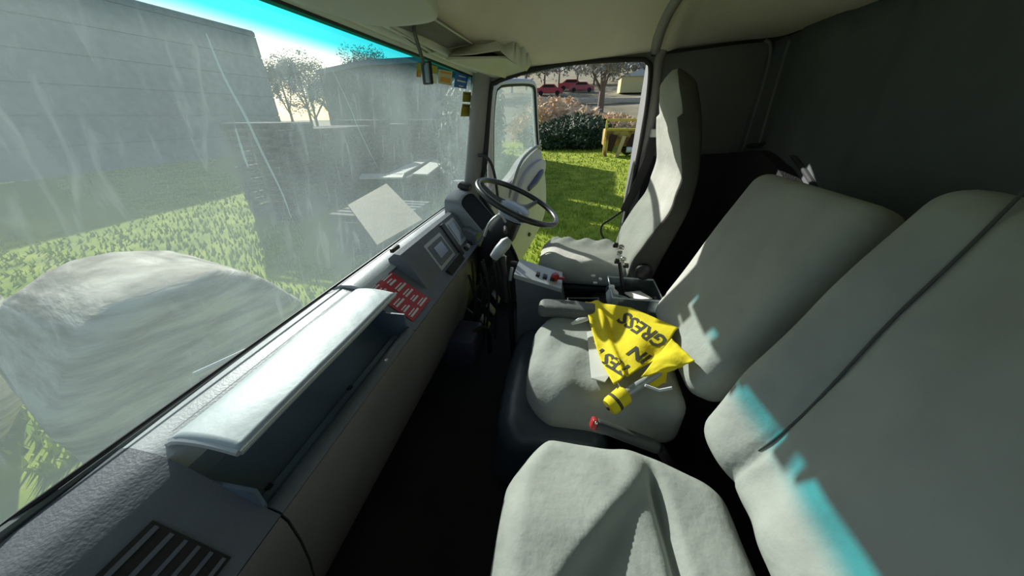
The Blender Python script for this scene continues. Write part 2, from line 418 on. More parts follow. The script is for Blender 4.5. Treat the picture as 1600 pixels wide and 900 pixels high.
# top pad along the glass, its sun glare painted as pale plastic
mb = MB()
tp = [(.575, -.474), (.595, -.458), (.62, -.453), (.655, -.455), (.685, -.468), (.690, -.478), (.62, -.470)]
mb.prism(tp, G1+.02, 1.80); mb.build('sunlit_pad', dash_sunlit, dash, True, 35)
# vent slot line along the glass
mb = MB(); mb.tube([(.0, .668, -.455), (1.75, .660, -.450)], .004, 6); mb.build('demister_slot', blackp, dash)
# glovebox tub
mb = MB()
mb.prism([(.452, -.592), (.462, -.592), (.470, -.628), (.500, -.628), (.575, -.545), (.590, -.500), (.60, -.500), (.60, -.69), (.452, -.69)], G0, G1)
mb.prism([(.474, -.608), (.480, -.600), (.492, -.598), (.499, -.604), (.502, -.64), (.474, -.64)], G0+.01, G1-.01)
mb.box(((G0+.002), .52, -.60), (.006, .14, .15)); mb.box(((G1-.002), .52, -.60), (.006, .14, .15))
gb = mb.build('glovebox', binp, dash, False)
for x_ in (.265, .51):
    mb = MB(); mb.tube([(x_-.005, .494, -.600), (x_+.005, .494, -.600)], .006, 8); mb.build('screw', blackp, gb)
# front lip of the glovebox and lower dash face
lip = [(.425, -.583), (.437, -.572), (.455, -.576), (.462, -.590), (.462, -.62), (.43, -.62)]
mb = MB(); mb.prism(lip, G0+.003, G1-.003); mb.build('glovebox_lip', dashp, dash, True, 60)
face = [(.424, -.584), (.417, -.60), (.416, -.66), (.424, -.74), (.440, -.82), (.462, -.90), (.50, -.95), (.60, -.95), (.60, -.66), (.46, -.62)]
mb = MB(); mb.prism(face, G0+.002, 1.30); mb.build('lower_panel', dashlow, dash, True, 40)
mb = MB(); mb.prism(face, -.10, G0-.003); mb.build('lower_panel', dashlow, dash, True, 40)
mb = MB(); mb.prism([(a+.006, b) for a, b in face[:-1]]+[(.46, -.62)], 1.29, 1.86); mb.build('knee_panel', blackp, dash, True, 40)
# near air vent with louvres
mb = MB(); import itertools
def on_d(x, t, up=0.0):
    y, z = dsurf(t); y2, z2 = dsurf(min(1, t+.01)); nn = Vector((0, -(z2-z), (y2-y))).normalized(); return Vector((x, y, z))+nn*up
def dquad(x0, x1, t0, t1, up, th=.003):
    a, b, c, d = on_d(x0, t0, up), on_d(x1, t0, up), on_d(x1, t1, up), on_d(x0, t1, up); return [a, b, c, d]
mb.sheet(dquad(.06, .155, .16, .44, .0005), .002); vt = mb.build('air_vent', blackp, dash, False)
for i in range(6):
    mb = MB(); t = .175 + i*.047; mb.sheet(dquad(.064, .151, t, t+.014, .003), .003); mb.build('louvre', dashp, vt, False)
# red safety label on the pad
mb = MB()
for q in range(12): mb.sheet(dquad(.775, .915, .16+.46*q/12, .16+.46*(q+1)/12, .0015), .0012)
rs = mb.build('warning_label', redst, dash, False); rs['label'] = 'red warning label with white print'
mb = MB()
for c in range(2):
    for r in range(6):
        x0 = .785+c*.066; t0 = .19+r*.068
        wd = random.choice((.040, .052, .056))
        mb.sheet(dquad(x0, x0+wd, t0, t0+.016, .0035), .0006); mb.sheet(dquad(x0, x0+wd*.8, t0+.026, t0+.036, .0035), .0006)
mb.build('print', whitest, rs, False)
# centre stack: raised block with radio, pocket and climate panel
fa, fb = Vector((0, .562, -.440)), Vector((0, .452, -.612))       # slanted face top, bottom
def fp(x, t, up=0.0):
    d = fb-fa; nn = Vector((0, d.z, -d.y)).normalized(); nn = nn if nn.y < 0 else -nn
    p = fa+d*t+nn*up; return Vector((x, p.y, p.z))
def fbox(mb, x0, x1, t0, t1, u0, u1):
    P = [fp(x0, t0, u0), fp(x1, t0, u0), fp(x1, t1, u0), fp(x0, t1, u0)]; Q = [fp(x0, t0, u1), fp(x1, t0, u1), fp(x1, t1, u1), fp(x0, t1, u1)]
    mb.add(P+Q, [(0, 1, 2, 3), (7, 6, 5, 4), (0, 4, 5, 1), (1, 5, 6, 2), (2, 6, 7, 3), (3, 7, 4, 0)]); return mb
mb = MB(); mb.prism([(.600, -.445), (.575, -.425), (.552, -.428), (.535, -.445), (.445, -.595), (.425, -.64), (.43, -.70), (.50, -.70), (.60, -.60)], .955, 1.52)
cs = mb.build('centre_stack', dashp, dash, True, 35)
mb = MB(); fbox(mb, .985, 1.085, .22, .92, .004, .0165); mb.build('blank_cover', dashp, cs, False)
# radio
mb = MB(); fbox(mb, 1.105, 1.275, .12, .70, .0, .020); rad = mb.build('radio', silver, dash, False); rad['label'] = 'silver framed radio'
mb = MB(); fbox(mb, 1.120, 1.262, .19, .63, .0205, .023); bz = mb.build('radio_bezel', dashp, rad, False)
mb = MB(); fbox(mb, 1.150, 1.235, .27, .52, .0235, .025); mb.build('display', screen, rad, False)
mb = MB(); fbox(mb, 1.120, 1.300, .76, .99, .0, .034); mb.build('open_tray', rubber, cs, False)
mb = MB(); fbox(mb, 1.315, 1.345, .02, .95, .0, .026); mb.build('divider', blackp, cs, False)
mb = MB(); fbox(mb, 1.365, 1.475, .06, .66, .0, .0205); pan = mb.build('climate_panel', silver, dash, False)
mb = MB(); fbox(mb, 1.378, 1.462, .12, .58, .021, .023); mb.build('climate_display', mat('grey_glass', (.22, .25, .30), .15), pan, False)
for k in range(3):
    p = fp(1.385+k*.036, .80, .018); mb = MB(); mb.lathe([(.013, 0), (.013, .012), (.009, .015)], p, (0, -.75, .55), 16); mb.build('control_knob', silver if k == 1 else blackp, cs)
for k in range(5):
    p = fp(1.0+k*.10, 1.12, .012); mb = MB(); mb.box(p, (.030, .012, .014), None, .003); mb.build('toggle_switch', silver if k % 2 else blackp, cs)

# instrument binnacle
hood = spline([(1.535, 0, -.02), (1.540, 0, .09), (1.565, 0, .128), (1.68, 0, .142), (1.79, 0, .132), (1.825, 0, .10), (1.835, 0, -.02)], 5)
v = []
for p in hood:
    for (k, dy, dz) in ((1.0, .425, -.512), (1.0, .60, -.500), (.90, .60, -.500), (.93, .420, -.512)):
        x = 1.685+(p.x-1.685)*k; z = p.z*k; v.append(Vector((x, dy + (z*.85 if dy < .5 else .0), dz+z)))
n = len(hood); f = []
for i in range(n-1):
    a, b = i*4, (i+1)*4
    for k in range(4): f.append((a+k, a+(k+1) % 4, b+(k+1) % 4, b+k))
f += [(0, 1, 2, 3), tuple((n-1)*4+k for k in (3, 2, 1, 0))]
ib = link('instrument_binnacle', v, f, mat('hood_plastic', (.24, .26, .28), .45), dash, True, 40)
mb = MB(); prof = [(1.685+(p.x-1.685)*.93, -.512+p.z*.93) for p in hood]
mb.v = [Vector((a, .430+(b+.512)*.85, b)) for a, b in prof]+[Vector((a, .59, b)) for a, b in prof]
k = len(prof); mb.f = [tuple(range(k)), tuple(range(2*k-1, k-1, -1))]+[(i, (i+1) % k, k+(i+1) % k, k+i) for i in range(k)]
mb.build('instrument_face', mat('instrument_black', (.008, .011, .02), .8, spec=.15), ib, False)
mb = MB(); mb.prism([(.43, -.525), (.47, -.50), (.56, -.50), (.56, -.62), (.44, -.62)], 1.47, 1.79); mb.build('lower_bezel', dashp, ib, True, 35)
# small items on the dash against the glass
p = at(726, 290, x=1.80)
mb = MB(); mb.box(p+Vector((0, 0, -.004)), (.07, .07, .035), Matrix.Rotation(R_(20), 3, 'X'), .012)
tw = mb.build('dash_speaker', blackp); props(tw, 'small dark speaker pod on the dashboard at the windscreen pillar', 'speaker')
mb = MB(); mb.box(at(692, 341, x=1.42)+Vector((0, .0, -.008)), (.05, .02, .022), None, .004)
q = mb.build('dash_clip', blackp); props(q, 'small black clip sitting on the sunlit dash top by the glass', 'clip')
mb = MB(); mb.box(at(614, 384, x=.93)+Vector((0, -.005, -.010)), (.05, .014, .014), None, .004)
q = mb.build('vent_clip', blackp); props(q, 'short black vent clip at the windscreen edge over the red label', 'clip')

# open glovebox lid
def lidf(a, b):
    x = .242+.499*a; y = .615+(.468-.615)*b
    z = -.459 + .010*math.sin(b*math.pi*.9)*1.0 - .013*sm(.25, 0, b) + .002*nz((x, y, 0), 8)
    return Vector((x, y, z))
lid = grid('glovebox_lid', 40, 16, lidf, lidm, dash, .008); lid['label'] = 'silver flap lid lying open'
mb = MB(); mb.tube([lidf(a/20, 1)+Vector((0, 0, -.003)) for a in range(21)], .0065, 8); mb.tube([lidf(0, b/10)+Vector((0, 0, -.003)) for b in range(11)], .0065, 8)
mb.build('lid_rim', silver, lid)
mb = MB(); mb.tube([(.26, .618, -.470), (.73, .618, -.470)], .006, 8); mb.build('hinge', silver, lid)

# ================================================================== STEERING WHEEL
wc = Vector((1.52, .222, -.362)); ta = R_(25)
ax = Vector((0, -math.sin(ta), math.cos(ta))); ux = Vector((1, 0, 0)); uy = Vector((0, math.cos(ta), math.sin(ta)))
sw = thing('steering_wheel', 'thin-rimmed black steering wheel on its column before the open door', 'steering wheel', tuple(wc-ax*.09))
mb = MB(); mb.tube([wc+(ux*math.cos(t)+uy*math.sin(t))*.205 for t in [2*math.pi*i/64 for i in range(64)]], .0135, 12, close=True); mb.build('rim', mat('wheel_rim', (.035, .037, .04), .28, var=.1), sw)
mb = MB(); mb.lathe([(.03, -.055), (.068, -.045), (.078, -.012), (.072, .010), (.04, .018)], wc-ax*.035, ax, 32); hb = mb.build('hub', mat('wheel_hub', (.30, .35, .42), .25), sw); hb['label'] = 'blue-grey glossy horn pad'
for a in (205, 335, 90+0):
    d = ux*math.cos(R_(a))+uy*math.sin(R_(a)); s = d.cross(ax); mb = MB()
    mb.tube([wc-ax*.040+d*.06, wc-ax*.035+d*.12, wc-ax*.012+d*.18, wc+d*.203], [.020, .015, .011, .009], 8); mb.build('spoke', mat('wheel_spoke', (.09, .10, .115), .35), sw)
col = thing('steering_column', 'black steering column shroud with control stalks', 'steering column', (1.52, .38, -.65))
mb = MB(); base = Vector((1.52, .47, -.80)); top = wc-ax*.085
mb.tube([base, base.lerp(top, .45), base.lerp(top, .8), top], [.045, .055, .075, .062], 14); mb.build('shroud', blackp, col, True, 60)
for sgn, p1 in ((-1, (1.34, .25, -.455)), (1, (1.69, .24, -.43))):
    mb = MB(); a = base.lerp(top, .86); b = Vector(p1)
    mb.tube([a, a.lerp(b, .5)+Vector((0, 0, .01)), b], [.012, .008, .010], 8); mb.build('stalk', blackp, col)
mb = MB(); mb.tube(spline([at(757, 369, x=1.40), at(764, 350, x=1.40), at(776, 338, x=1.41), at(784, 338, x=1.42), at(790, 347, x=1.43)], 5), [.006]*21, 8); mb.build('light_switch_bracket', silver, col)

# grab handle on the A-pillar
mb = MB(); mb.tube(spline([at(748, 243, x=1.86), at(758, 244, x=1.85), at(768, 257, x=1.845), at(774, 280, x=1.85), at(778, 310, x=1.86)], 6), .0085, 8)
props(mb.build('grab_handle', blackp), 'thin curved grab handle on the windscreen pillar beside the door', 'handle')

# ================================================================== OPEN DRIVER'S DOOR
hng = Vector((1.935, .52, 0)); dd = Vector((.77, -.28, 0)).normalized(); dn = Vector((dd.y, -dd.x, 0)); dn = dn if dn.y < 0 else -dn
def dp(s, z, out=0.0): return Vector((hng.x+dd.x*s, hng.y+dd.y*s, z))+dn*out
door = thing('cab_door', 'pale grey driver door standing open onto the lawn', 'door', tuple(dp(.45, -1.15)))
gl_loop = [(.125, -.40), (.14, -.06), (.175, .11), (.215, .150), (.29, .168), (.53, .188), (.66, .190), (.705, .175), (.722, .12), (.76, -.06), (.80, -.22), (.86, -.40)]
lp = spline([(a, 0, b) for a, b in gl_loop], 5)
mb = MB(); mb.tube([dp(p.x, p.z, .0) for p in lp], .021, 10); mb.build('window_frame', framem, door)
mb = MB(); mb.tube([dp(p.x*.965+.014, p.z*.95-.004, .012) for p in lp], .009, 8); mb.build('window_seal', rubber, door)
mb = MB(); mb.sheet([dp(p.x, p.z, 0) for p in lp], .004, dn); g = mb.build('window_pane', doorglass, door, False)
def dsz(u, v):
    d = FW*FPX + RT*(u-800) - UP*(v-450); p = d*(hng.dot(dn)/d.dot(dn)); return ((p-hng).dot(dd), p.z)
card = [(.10, -.41), (.30, -.405), (.42, -.36), (.52, -.30), (.62, -.26), (.74, -.225), (.80, -.225), (.86, -.33), (.93, -.50), (.955, -.68), (.93, -.77)] + [dsz(840, 352), dsz(828, 375), dsz(815, 398), dsz(806, 414)] + [(.34, -1.10), (.12, -1.05)]
cl = spline([(a, 0, b) for a, b in card], 4, True)
def dprism(loop, o0, o1, name, m, parent, sc=.0, smooth=True):
    cx = sum(p[0] for p in loop)/len(loop); cz = sum(p[1] for p in loop)/len(loop); n = len(loop); v = []
    for (o, k) in ((o0, 1), (o1-.008*(1 if sc else 0), 1), (o1, 1-sc)):
        v += [dp(cx+(a-cx)*k, cz+(b-cz)*k, o) for a, b in loop]
    f = [(r*n+i, r*n+(i+1) % n, (r+1)*n+(i+1) % n, (r+1)*n+i) for r in range(2) for i in range(n)]+[tuple(range(n))[::-1], tuple(range(2*n, 3*n))]
    return link(name, v, f, m, parent, smooth, 40)
dprism([(p.x, p.z) for p in cl], -.045, .035, 'door_card', doorm, door, .04)
arm = spline([(a, 0, b) for a, b in [(.34, -.56), (.40, -.46), (.50, -.37), (.64, -.315), (.78, -.30), (.83, -.34), (.80, -.42), (.66, -.50), (.50, -.585), (.38, -.62)]], 4, True)
am = dprism([(p.x, p.z) for p in arm], .03, .075, 'armrest', doorm, door, .10)
mb = MB(); mb.tube([dp(.50, -.475, .082), dp(.60, -.435, .088), dp(.70, -.39, .084), dp(.74, -.375, .080)], [.016, .024, .022, .012], 10); hdl = mb.build('pull_recess', mat('blue_grey_plastic', (.10, .11, .17), .4), am)
mb = MB(); mb.tube(spline([dp(.30, -.50, .03), dp(.335, -.40, .05), dp(.42, -.29, .055), dp(.55, -.235, .05), dp(.70, -.205, .045), dp(.80, -.225, .03)], 6), .011, 8); mb.build('grab_rail', mat('grey_rail', (.22, .24, .25), .4), door)
for z_ in (-.50, -.95):
    mb = MB(); mb.box(dp(.02, z_, .0), (.12, .05, .06), None, .01); mb.build('hinge', framem, door)
mb = MB(); mb.lathe([(.016, 0), (.016, .012)], dp(.62, -.86, .036), dn, 16); mb.build('window_crank', blackp, door)

# ================================================================== OVERHEAD
# storage shelf over the windscreen
sh = thing('overhead_shelf', 'grey-beige moulded overhead shelf above the windscreen at the driver pillar', 'shelf', (1.5, .45, .2))
A = at(697, 93, y=.47); B = at(790, 91, x=1.74); T_ = at(824, 111, x=1.885); D = at(792, 123, x=1.90); E_ = at(745, 112, x=1.84)
A2 = at(702, 82, y=.46); B2 = at(782, 74, x=1.72); B3 = None
low = [A, at(745, 92, x=1.53), B, at(808, 101, x=1.81), T_, D, at(768, 121, x=1.89), E_, at(715, 101, x=1.62)]
mb = MB(); mb.sheet(low, .008, Vector((0, 0, 1))); mb.build('shelf_tray', headl2, sh, False)
# upper lip and ribbed cone running up to the roof
def conef(a, b):      # a across (inboard to outboard), b from lower edge to apex
    L_ = [at(700, 88, y=.47), at(745, 84, x=1.53), at(782, 79, x=1.68), at(793, 90, x=1.71), at(808, 101, x=1.77), at(822, 111, x=1.83), at(830, 100, x=1.86)]
    Uu = [on_roof(715, 74), on_roof(757, 70), on_roof(786, 58, .02), on_roof(800, 44, .02), on_roof(809, 30, .02), on_roof(822, 30, .02), on_roof(833, 62, .02)]
    k = a*(len(L_)-1); i = min(int(k), len(L_)-2); q = k-i; lo = L_[i].lerp(L_[i+1], q)
    Uu = [at(715, 74, y=.50), at(757, 70, x=1.60), at(795, 58, x=1.76), at(802, 50, x=1.79), at(808, 36, x=1.80), at(824, 32, x=1.84), at(832, 50, x=1.90)]
    up = Uu[i].lerp(Uu[i+1], q)
    p = lo.lerp(up, b); rb = .0045*math.cos(a*math.pi*2*9)*sm(.5, .6, a)*math.sin(math.pi*min(1, b*1.1))
    return p + Vector((-.5, -.8, 0))*0 - p*(rb*1.2+.030*math.sin(math.pi*b)*sm(.3, .6, a))
grid('ribbed_cover', 60, 14, conef, headl2, sh, .006)
mb = MB(); mb.sheet([at(700, 90, y=.52), at(745, 86, x=1.60), at(786, 80, x=1.80), at(800, 96, x=1.86), at(760, 100, x=1.80), at(705, 96, y=.53)], .004, Vector((0, 1, 0))); mb.build('shelf_slot_shade', rubber, sh, False)  # black sheet painting the shade inside the open slot
# recessed pocket over the mirror
rc = thing('overhead_pocket', 'dark recessed pocket in the roof lining behind the mirror stem', 'pocket', (1.3, .48, .2))
P4 = [on_roof(596, 33, .035), on_roof(673, 26, .035), on_roof(737, 68, .03), on_roof(665, 83, .03)]
c4 = sum(P4, Vector())/4
mb = MB(); mb.sheet(P4, .004, Vector((0, 0, 1))); mb.build('pocket_floor', mat('pocket_grey', (.13, .13, .12), .7), rc, False)
mb = MB(); mb.tube([*P4, P4[0]], .0035, 8); mb.build('pocket_rim', headl2, rc)
mb = MB(); mb.tube([P4[3].lerp(P4[2], .1), P4[3].lerp(P4[0], .55).lerp(P4[1], .1), P4[0].lerp(P4[3], .15)], .005, 6); mb.build('pocket_rib', headl2, rc)
# sun visor
vi = thing('sun_visor', 'pale grey padded sun visor folded up under the roof', 'sun visor', (1.0, .4, .24))
a0 = at(470, -40, y=.44); a1 = at(672, 20, y=.44)
V4 = [on_roof(440, -30, .05), on_roof(640, -30, .05), on_roof(682, 12, .05), on_roof(674, 26, .05), on_roof(596, 31, .05), on_roof(505, 8, .05)]
mb = MB(); vc = spline(V4, 5, True); cc = sum(V4, Vector())/6; n = len(vc)
vv_ = [p for p in vc]+[cc.lerp(p, .97)+Vector((0, 0, -.012)) for p in vc]+[cc.lerp(p, .90)+Vector((0, 0, -.016)) for p in vc]
mb.add([p+Vector((0, 0, .02)) for p in vc]+vv_, [(r_*n+i, r_*n+(i+1) % n, (r_+1)*n+(i+1) % n, (r_+1)*n+i) for r_ in range(3) for i in range(n)]+[tuple(range(n))[::-1], tuple(range(3*n, 4*n))]); mb.build('visor_pad', mat('visor_vinyl', (.62, .66, .63), .55), vi)
mb = MB(); mb.tube([on_roof(505, 10, .02), on_roof(600, 34, .02)], .004, 8); mb.build('visor_rod', blackp, vi)
# interior mirror on a thin stem
mi = thing('interior_mirror', 'narrow dark mirror hanging on a thin black stem at the windscreen top', 'mirror', tuple(at(652, 25, y=.50)))
mb = MB(); mb.tube(spline([at(650, 26, y=.46), at(647, 45, y=.47), at(652, 66, y=.49), at(660, 92, y=.515), at(662, 100, y=.52)], 5), .0058, 8); mb.build('stem', blackp, mi)
pa, pb = at(666, 98, y=.52), at(669, 130, y=.535)
rot = Matrix.Rotation(R_(60), 3, 'Z')
mb = MB(); mb.box((pa+pb)/2, (.05, .014, (pa-pb).length), rot, .005); mb.build('mirror_head', blackp, mi)
mb = MB(); mb.box((pa+pb)/2+Vector((-.012, -.006, 0)), (.022, .010, (pa-pb).length*.86), rot, .003); mb.build('mirror_glass', mat('mirror_blue', (.25, .30, .36), .2), mi, False)

# stickers on the windscreen
def sticker(name, px, m, label, cat='sticker'):
    t = thing(name, label, cat, tuple(on_ws(*px[2])), None)
    mb = MB(); P = [on_ws(*q)+Vector((0, -.001, 0)) for q in px]; mb.sheet(P, .0012, Vector((0, -1, 0))); o = mb.build('backing', m, t, False); return t, P
def prints(t, P, spec, m):
    mb = MB()
    for (a0, a1, b0, b1) in spec:
        q = lambda a, b: P[0].lerp(P[1], a).lerp(P[3].lerp(P[2], a), b)+Vector((0, -.002, 0))
        mb.sheet([q(a0, b0), q(a1, b0), q(a1, b1), q(a0, b1)], .0008, Vector((0, -1, 0)))
    mb.build('print', m, t, False)
t, P = sticker('registration_sticker', [(711, 113), (731, 119), (728, 139), (709, 136)], blue, 'blue square sticker with white lines at the windscreen corner')
prints(t, P, [(.25, .8, .12, .2), (.15, .85, .45, .56), (.35, .7, .82, .9)], whitest)
t, P = sticker('permit_sticker', [(685, 108), (706, 112), (705, 134), (684, 130)], cream, 'cream sticker with orange print left of the blue one')
prints(t, P, [(.15, .85, .5, .85), (.1, .9, .1, .25)], orange)
t, P = sticker('permit_sticker', [(671, 101), (683, 104), (683, 116), (671, 113)], olive, 'small olive sticker just right of the mirror')
t, P = sticker('permit_sticker', [(652, 98), (659, 99), (657, 121), (650, 120)], olive, 'narrow yellow and orange sticker left of the mirror')
prints(t, P, [(.1, .9, .65, .95)], orange)
t, P = sticker('white_tab_sticker', [(673, 115), (682, 117), (681, 131), (672, 129)], whitep, 'white tab sticker below the small olive one')
t, P = sticker('service_sticker', [(723, 143), (739, 144), (737, 160), (722, 159)], olive, 'upper yellow service sticker beside the pillar')
prints(t, P, [(.1, .9, .15, .25)], inkm)
t, P = sticker('service_sticker', [(722, 162), (737, 163), (734, 182), (719, 182)], olive, 'lower yellow service sticker beside the pillar')
prints(t, P, [(.1, .9, .1, .2)], inkm)

# ================================================================== SEATS
def frame_back(p, o, tilt):
    """local (x, thickness, height) to cab: tilt leans the back away"""
    return Vector((o[0]+p.x, o[1]-math.sin(tilt)*p.z+math.cos(tilt)*p.y, o[2]+math.cos(tilt)*p.z+math.sin(tilt)*p.y))
TL = math.atan2(.195, .5)
# middle seat
ms = thing('passenger_seat', 'middle seat in grey canvas cover under the yellow cloth', 'seat', (.9, -.15, -1.10))
cx, wx = .895, .43
def wq(p):
    x, y, z = p; top = sm(-.02, .05, z)
    p = Vector((x, y, z)); p.z += top*(.012*math.cos(x/wx*math.pi)*1.0 + .010*nz((x, y, 0), 6, 3) + .018*math.exp(-((x-.17)/.05)**2)*sm(-.1, .2, y))
    p.z += top*.007*math.sin((x*.6+y)*38 + 3*nz(p, 4))*sm(-.05, .22, y)*sm(.18, -.05, x)
    p.y -= .05*sm(.10, .215, abs(x))*sm(0, .23, y); p.z -= .03*sm(.16, .245, y)*top
    return p + Vector((cx, -.155, -.795))
v, f = rbox_data((wx, .475, .19), .055, (20, 20, 5), 5, wq); link('cushion', v, f, canvas, ms)
def wb(p):
    fr = sm(-.02, .04, p.y); p = Vector(p)
    p.y += fr*(.012*math.cos(p.x/.45*math.pi)+.006*nz(p, 5, 9)); 
    return frame_back(p, (.945, -.532, -.44), TL)
v, f = rbox_data((.47, .115, .59), .045, (16, 4, 20), 5, wb); link('backrest', v, f, canvas, ms)
mb = MB(); mb.tube([frame_back(Vector((x, -.005, .292-.01*abs(x/.235)**6)), (.945, -.532, -.44), TL) for x in [-.20+.02*i for i in range(21)]], .004, 6); mb.build('piping', piping, ms)
mb = MB(); v, f = rbox_data((.38, .15, .24), .03, (3, 3, 3), 3); mb.add([p+Vector((.92, -.30, -1.0)) for p in v], f); mb.build('seat_base', blackp, ms)
# loose pad at the far front of the middle seat
def wp(p):
    p = Vector(p); p.z += .004*nz(p, 9)+.006*math.cos(p.y*12); return p+Vector((1.075, -.045, -.668))
v, f = rbox_data((.085, .235, .05), .024, (6, 10, 2), 4, wp)
props(link('armrest_pad', v, f, mat('pad_vinyl', (.13, .14, .13), .6, bump=.2)), 'dark grey padded armrest along the far edge of the middle seat', 'armrest')

# nearest seat
ns = thing('passenger_seat', 'nearest seat in loose wrinkled grey canvas cover', 'seat', (.23, -.15, -1.10))
cx2, wx2 = .235, .62
def wn(p):
    x, y, z = p; top = sm(-.03, .05, z); X = x+cx2; Y = y-.155
    p = Vector((x, y, z))
    # bulge over the front, ending along a diagonal fold, and a crease along the back
    dl = (Y+.235) - (.47-X)*.75          # >0 : in front of the diagonal fold
    h = .040*sm(-.012, .035, dl)*sm(.55, .30, X)*sm(.02, .15, X)
    h -= .030*math.exp(-((Y+.243-.05*(X-.35))/.014)**2)*sm(.52, .44, X)
    h += .014*nz((X, Y, 0), 7, 5) + .010*math.exp(-((Y+.19)/.03)**2)*sm(.30, .45, X)
    h += .012*math.exp(-((X-.08-.5*(Y+.1))/.03)**2) - .014*math.exp(-((Y+.30+.02*math.sin(X*30))/.012)**2)*sm(.25, .12, X)
    p.z += top*(h+.008*math.cos(x/wx2*math.pi))
    p.y -= .05*sm(.16, .31, abs(x))*sm(0, .23, y); p.x -= .05*sm(-.05, -.235, y)*sm(0, .3, x)
    p.z -= .025*sm(.19, .245, y)*top
    return p + Vector((cx2, -.155, -.802))
v, f = rbox_data((wx2, .475, .20), .055, (60, 50, 5), 5, wn); link('cushion', v, f, canvas, ns)
def wnb(p):
    p = Vector(p); fr = sm(-.02, .05, p.y); hh = p.z+.30; X = p.x+.30
    seam = .49+.06*sm(.05, .45, hh)-.03*math.sin(hh*5)      # bolster seam
    p.y += fr*(.035*math.exp(-((X-(seam+.10))/.075)**2) - .010*math.exp(-((X-seam)/.012)**2) + .007*nz(p, 7, 2) + .012*math.exp(-((X-.30)/.12)**2))
    p.y += fr*.008*noise.noise(Vector((X*16+hh*6, hh*7, 2)))*sm(.45, .15, hh)
    p.x += -.03*sm(.18, -.04, hh)*sm(0, .3, p.x) + .02*sm(.2, .5, hh)*sm(.2, .34, p.x)*0
    return frame_back(p, (.30, -.552, -.41), TL)
v, f = rbox_data((.68, .125, .64), .05, (80, 4, 40), 5, wnb); link('backrest', v, f, canvas, ns)
def seam_pt(hh):
    X = .49+.06*sm(.05, .45, hh)-.03*math.sin(hh*5); p = Vector((X-.30, .0625, hh-.30))
    p.y += (.035*math.exp(-(.10/.075)**2)-.006+.012*math.exp(-((X-.30)/.12)**2)); return frame_back(p, (.30, -.552, -.41), TL)
mb = MB(); mb.tube([seam_pt(.02+.60*i/30) for i in range(31)], .0024, 6); mb.build('seam', piping, ns)
mb = MB(); v, f = rbox_data((.50, .38, .26), .03, (3, 3, 3), 3); mb.add([p+Vector((.22, -.17, -1.015)) for p in v], f); mb.build('seat_base', blackp, ns)

# driver seat
ds = thing('bucket_seat', 'high-backed driver seat in sunlit canvas cover beside the open door', 'seat', (1.58, -.15, -1.10))
def wd(p):
    p = Vector(p); top = sm(-.02, .05, p.z)
    p.z += top*(.012*nz(p, 7, 1)+.008*math.sin(p.y*60+p.x*20)*sm(.0, .2, p.x)); p.y -= .06*sm(.12, .23, abs(p.x))*sm(0, .22, p.y); p.z -= .03*sm(.12, .22, p.y)*top
    return p+Vector((1.585, -.10, -.665))
v, f = rbox_data((.42, .42, .115), .048, (20, 20, 4), 4, wd); link('cushion', v, f, canvas, ds)
# side outline of the back (y front, y rear, z) and half width along its height
BK = [(-.66, -.285, -.43, .215), (-.55, -.30, -.45, .225), (-.45, -.345, -.475, .230), (-.336, -.405, -.50, .232), (-.213, -.425, -.505, .225), (-.10, -.395, -.495, .205), (0, -.372, -.478, .175), (.07, -.350, -.455, .155), (.13, -.335, -.43, .140), (.155, -.345, -.41, .11)]
def bk(z):
    for i in range(len(BK)-1):
        if z <= BK[i+1][0] or i == len(BK)-2:
            t = max(0, min(1, (z-BK[i][0])/(BK[i+1][0]-BK[i][0]))); t = t; return [BK[i][k]*(1-t)+BK[i+1][k]*t for k in range(1, 4)]
v = []; f = []; NZ, NA = 60, 40
for i in range(NZ+1):
    z = -.66 + (.155+.66)*i/NZ
    q = [sum(bk(z+d)[k] for d in (-.03, -.015, 0, .015, .03))/5 for k in range(3)]
    if i > NZ-4: s = math.cos((i-(NZ-4))/4*1.2)
    else: s = 1
    yc = (q[0]+q[1])/2; hy = (q[0]-q[1])/2*s; hx_ = q[2]*s
    for j in range(NA):
        a = 2*math.pi*j/NA; c, sn = math.cos(a), math.sin(a); e = .5
        x = hx_*math.copysign(abs(c)**e, c); y = hy*math.copysign(abs(sn)**e, sn)
        if y > 0: y += -.010+.022*abs(x/q[2])**3*(1 if z < 0 else 0) + .006*nz((x, z, 0), 12, 4)
        v.append(Vector((1.575+x, yc+y, z)))
for i in range(NZ):
    for j in range(NA): f.append((i*NA+j, i*NA+(j+1) % NA, (i+1)*NA+(j+1) % NA, (i+1)*NA+j))
f += [tuple(range(NA))[::-1], tuple(NZ*NA+j for j in range(NA))]
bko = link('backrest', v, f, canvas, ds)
bko.data.materials.append(canvas_shaded)
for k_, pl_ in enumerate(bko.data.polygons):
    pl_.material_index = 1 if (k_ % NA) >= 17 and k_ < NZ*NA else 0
mb = MB(); v, f = rbox_data((.36, .34, .40), .04, (3, 3, 3), 3); mb.add([p+Vector((1.60, -.12, -.925)) for p in v], f); mb.build('seat_base', blackp, ds)
mb = MB(); mb.lathe([(.035, 0), (.035, .02), (.02, .03)], (1.345, -.36, -.60), (-1, 0, 0), 16); mb.build('recliner_knob', blackp, ds)
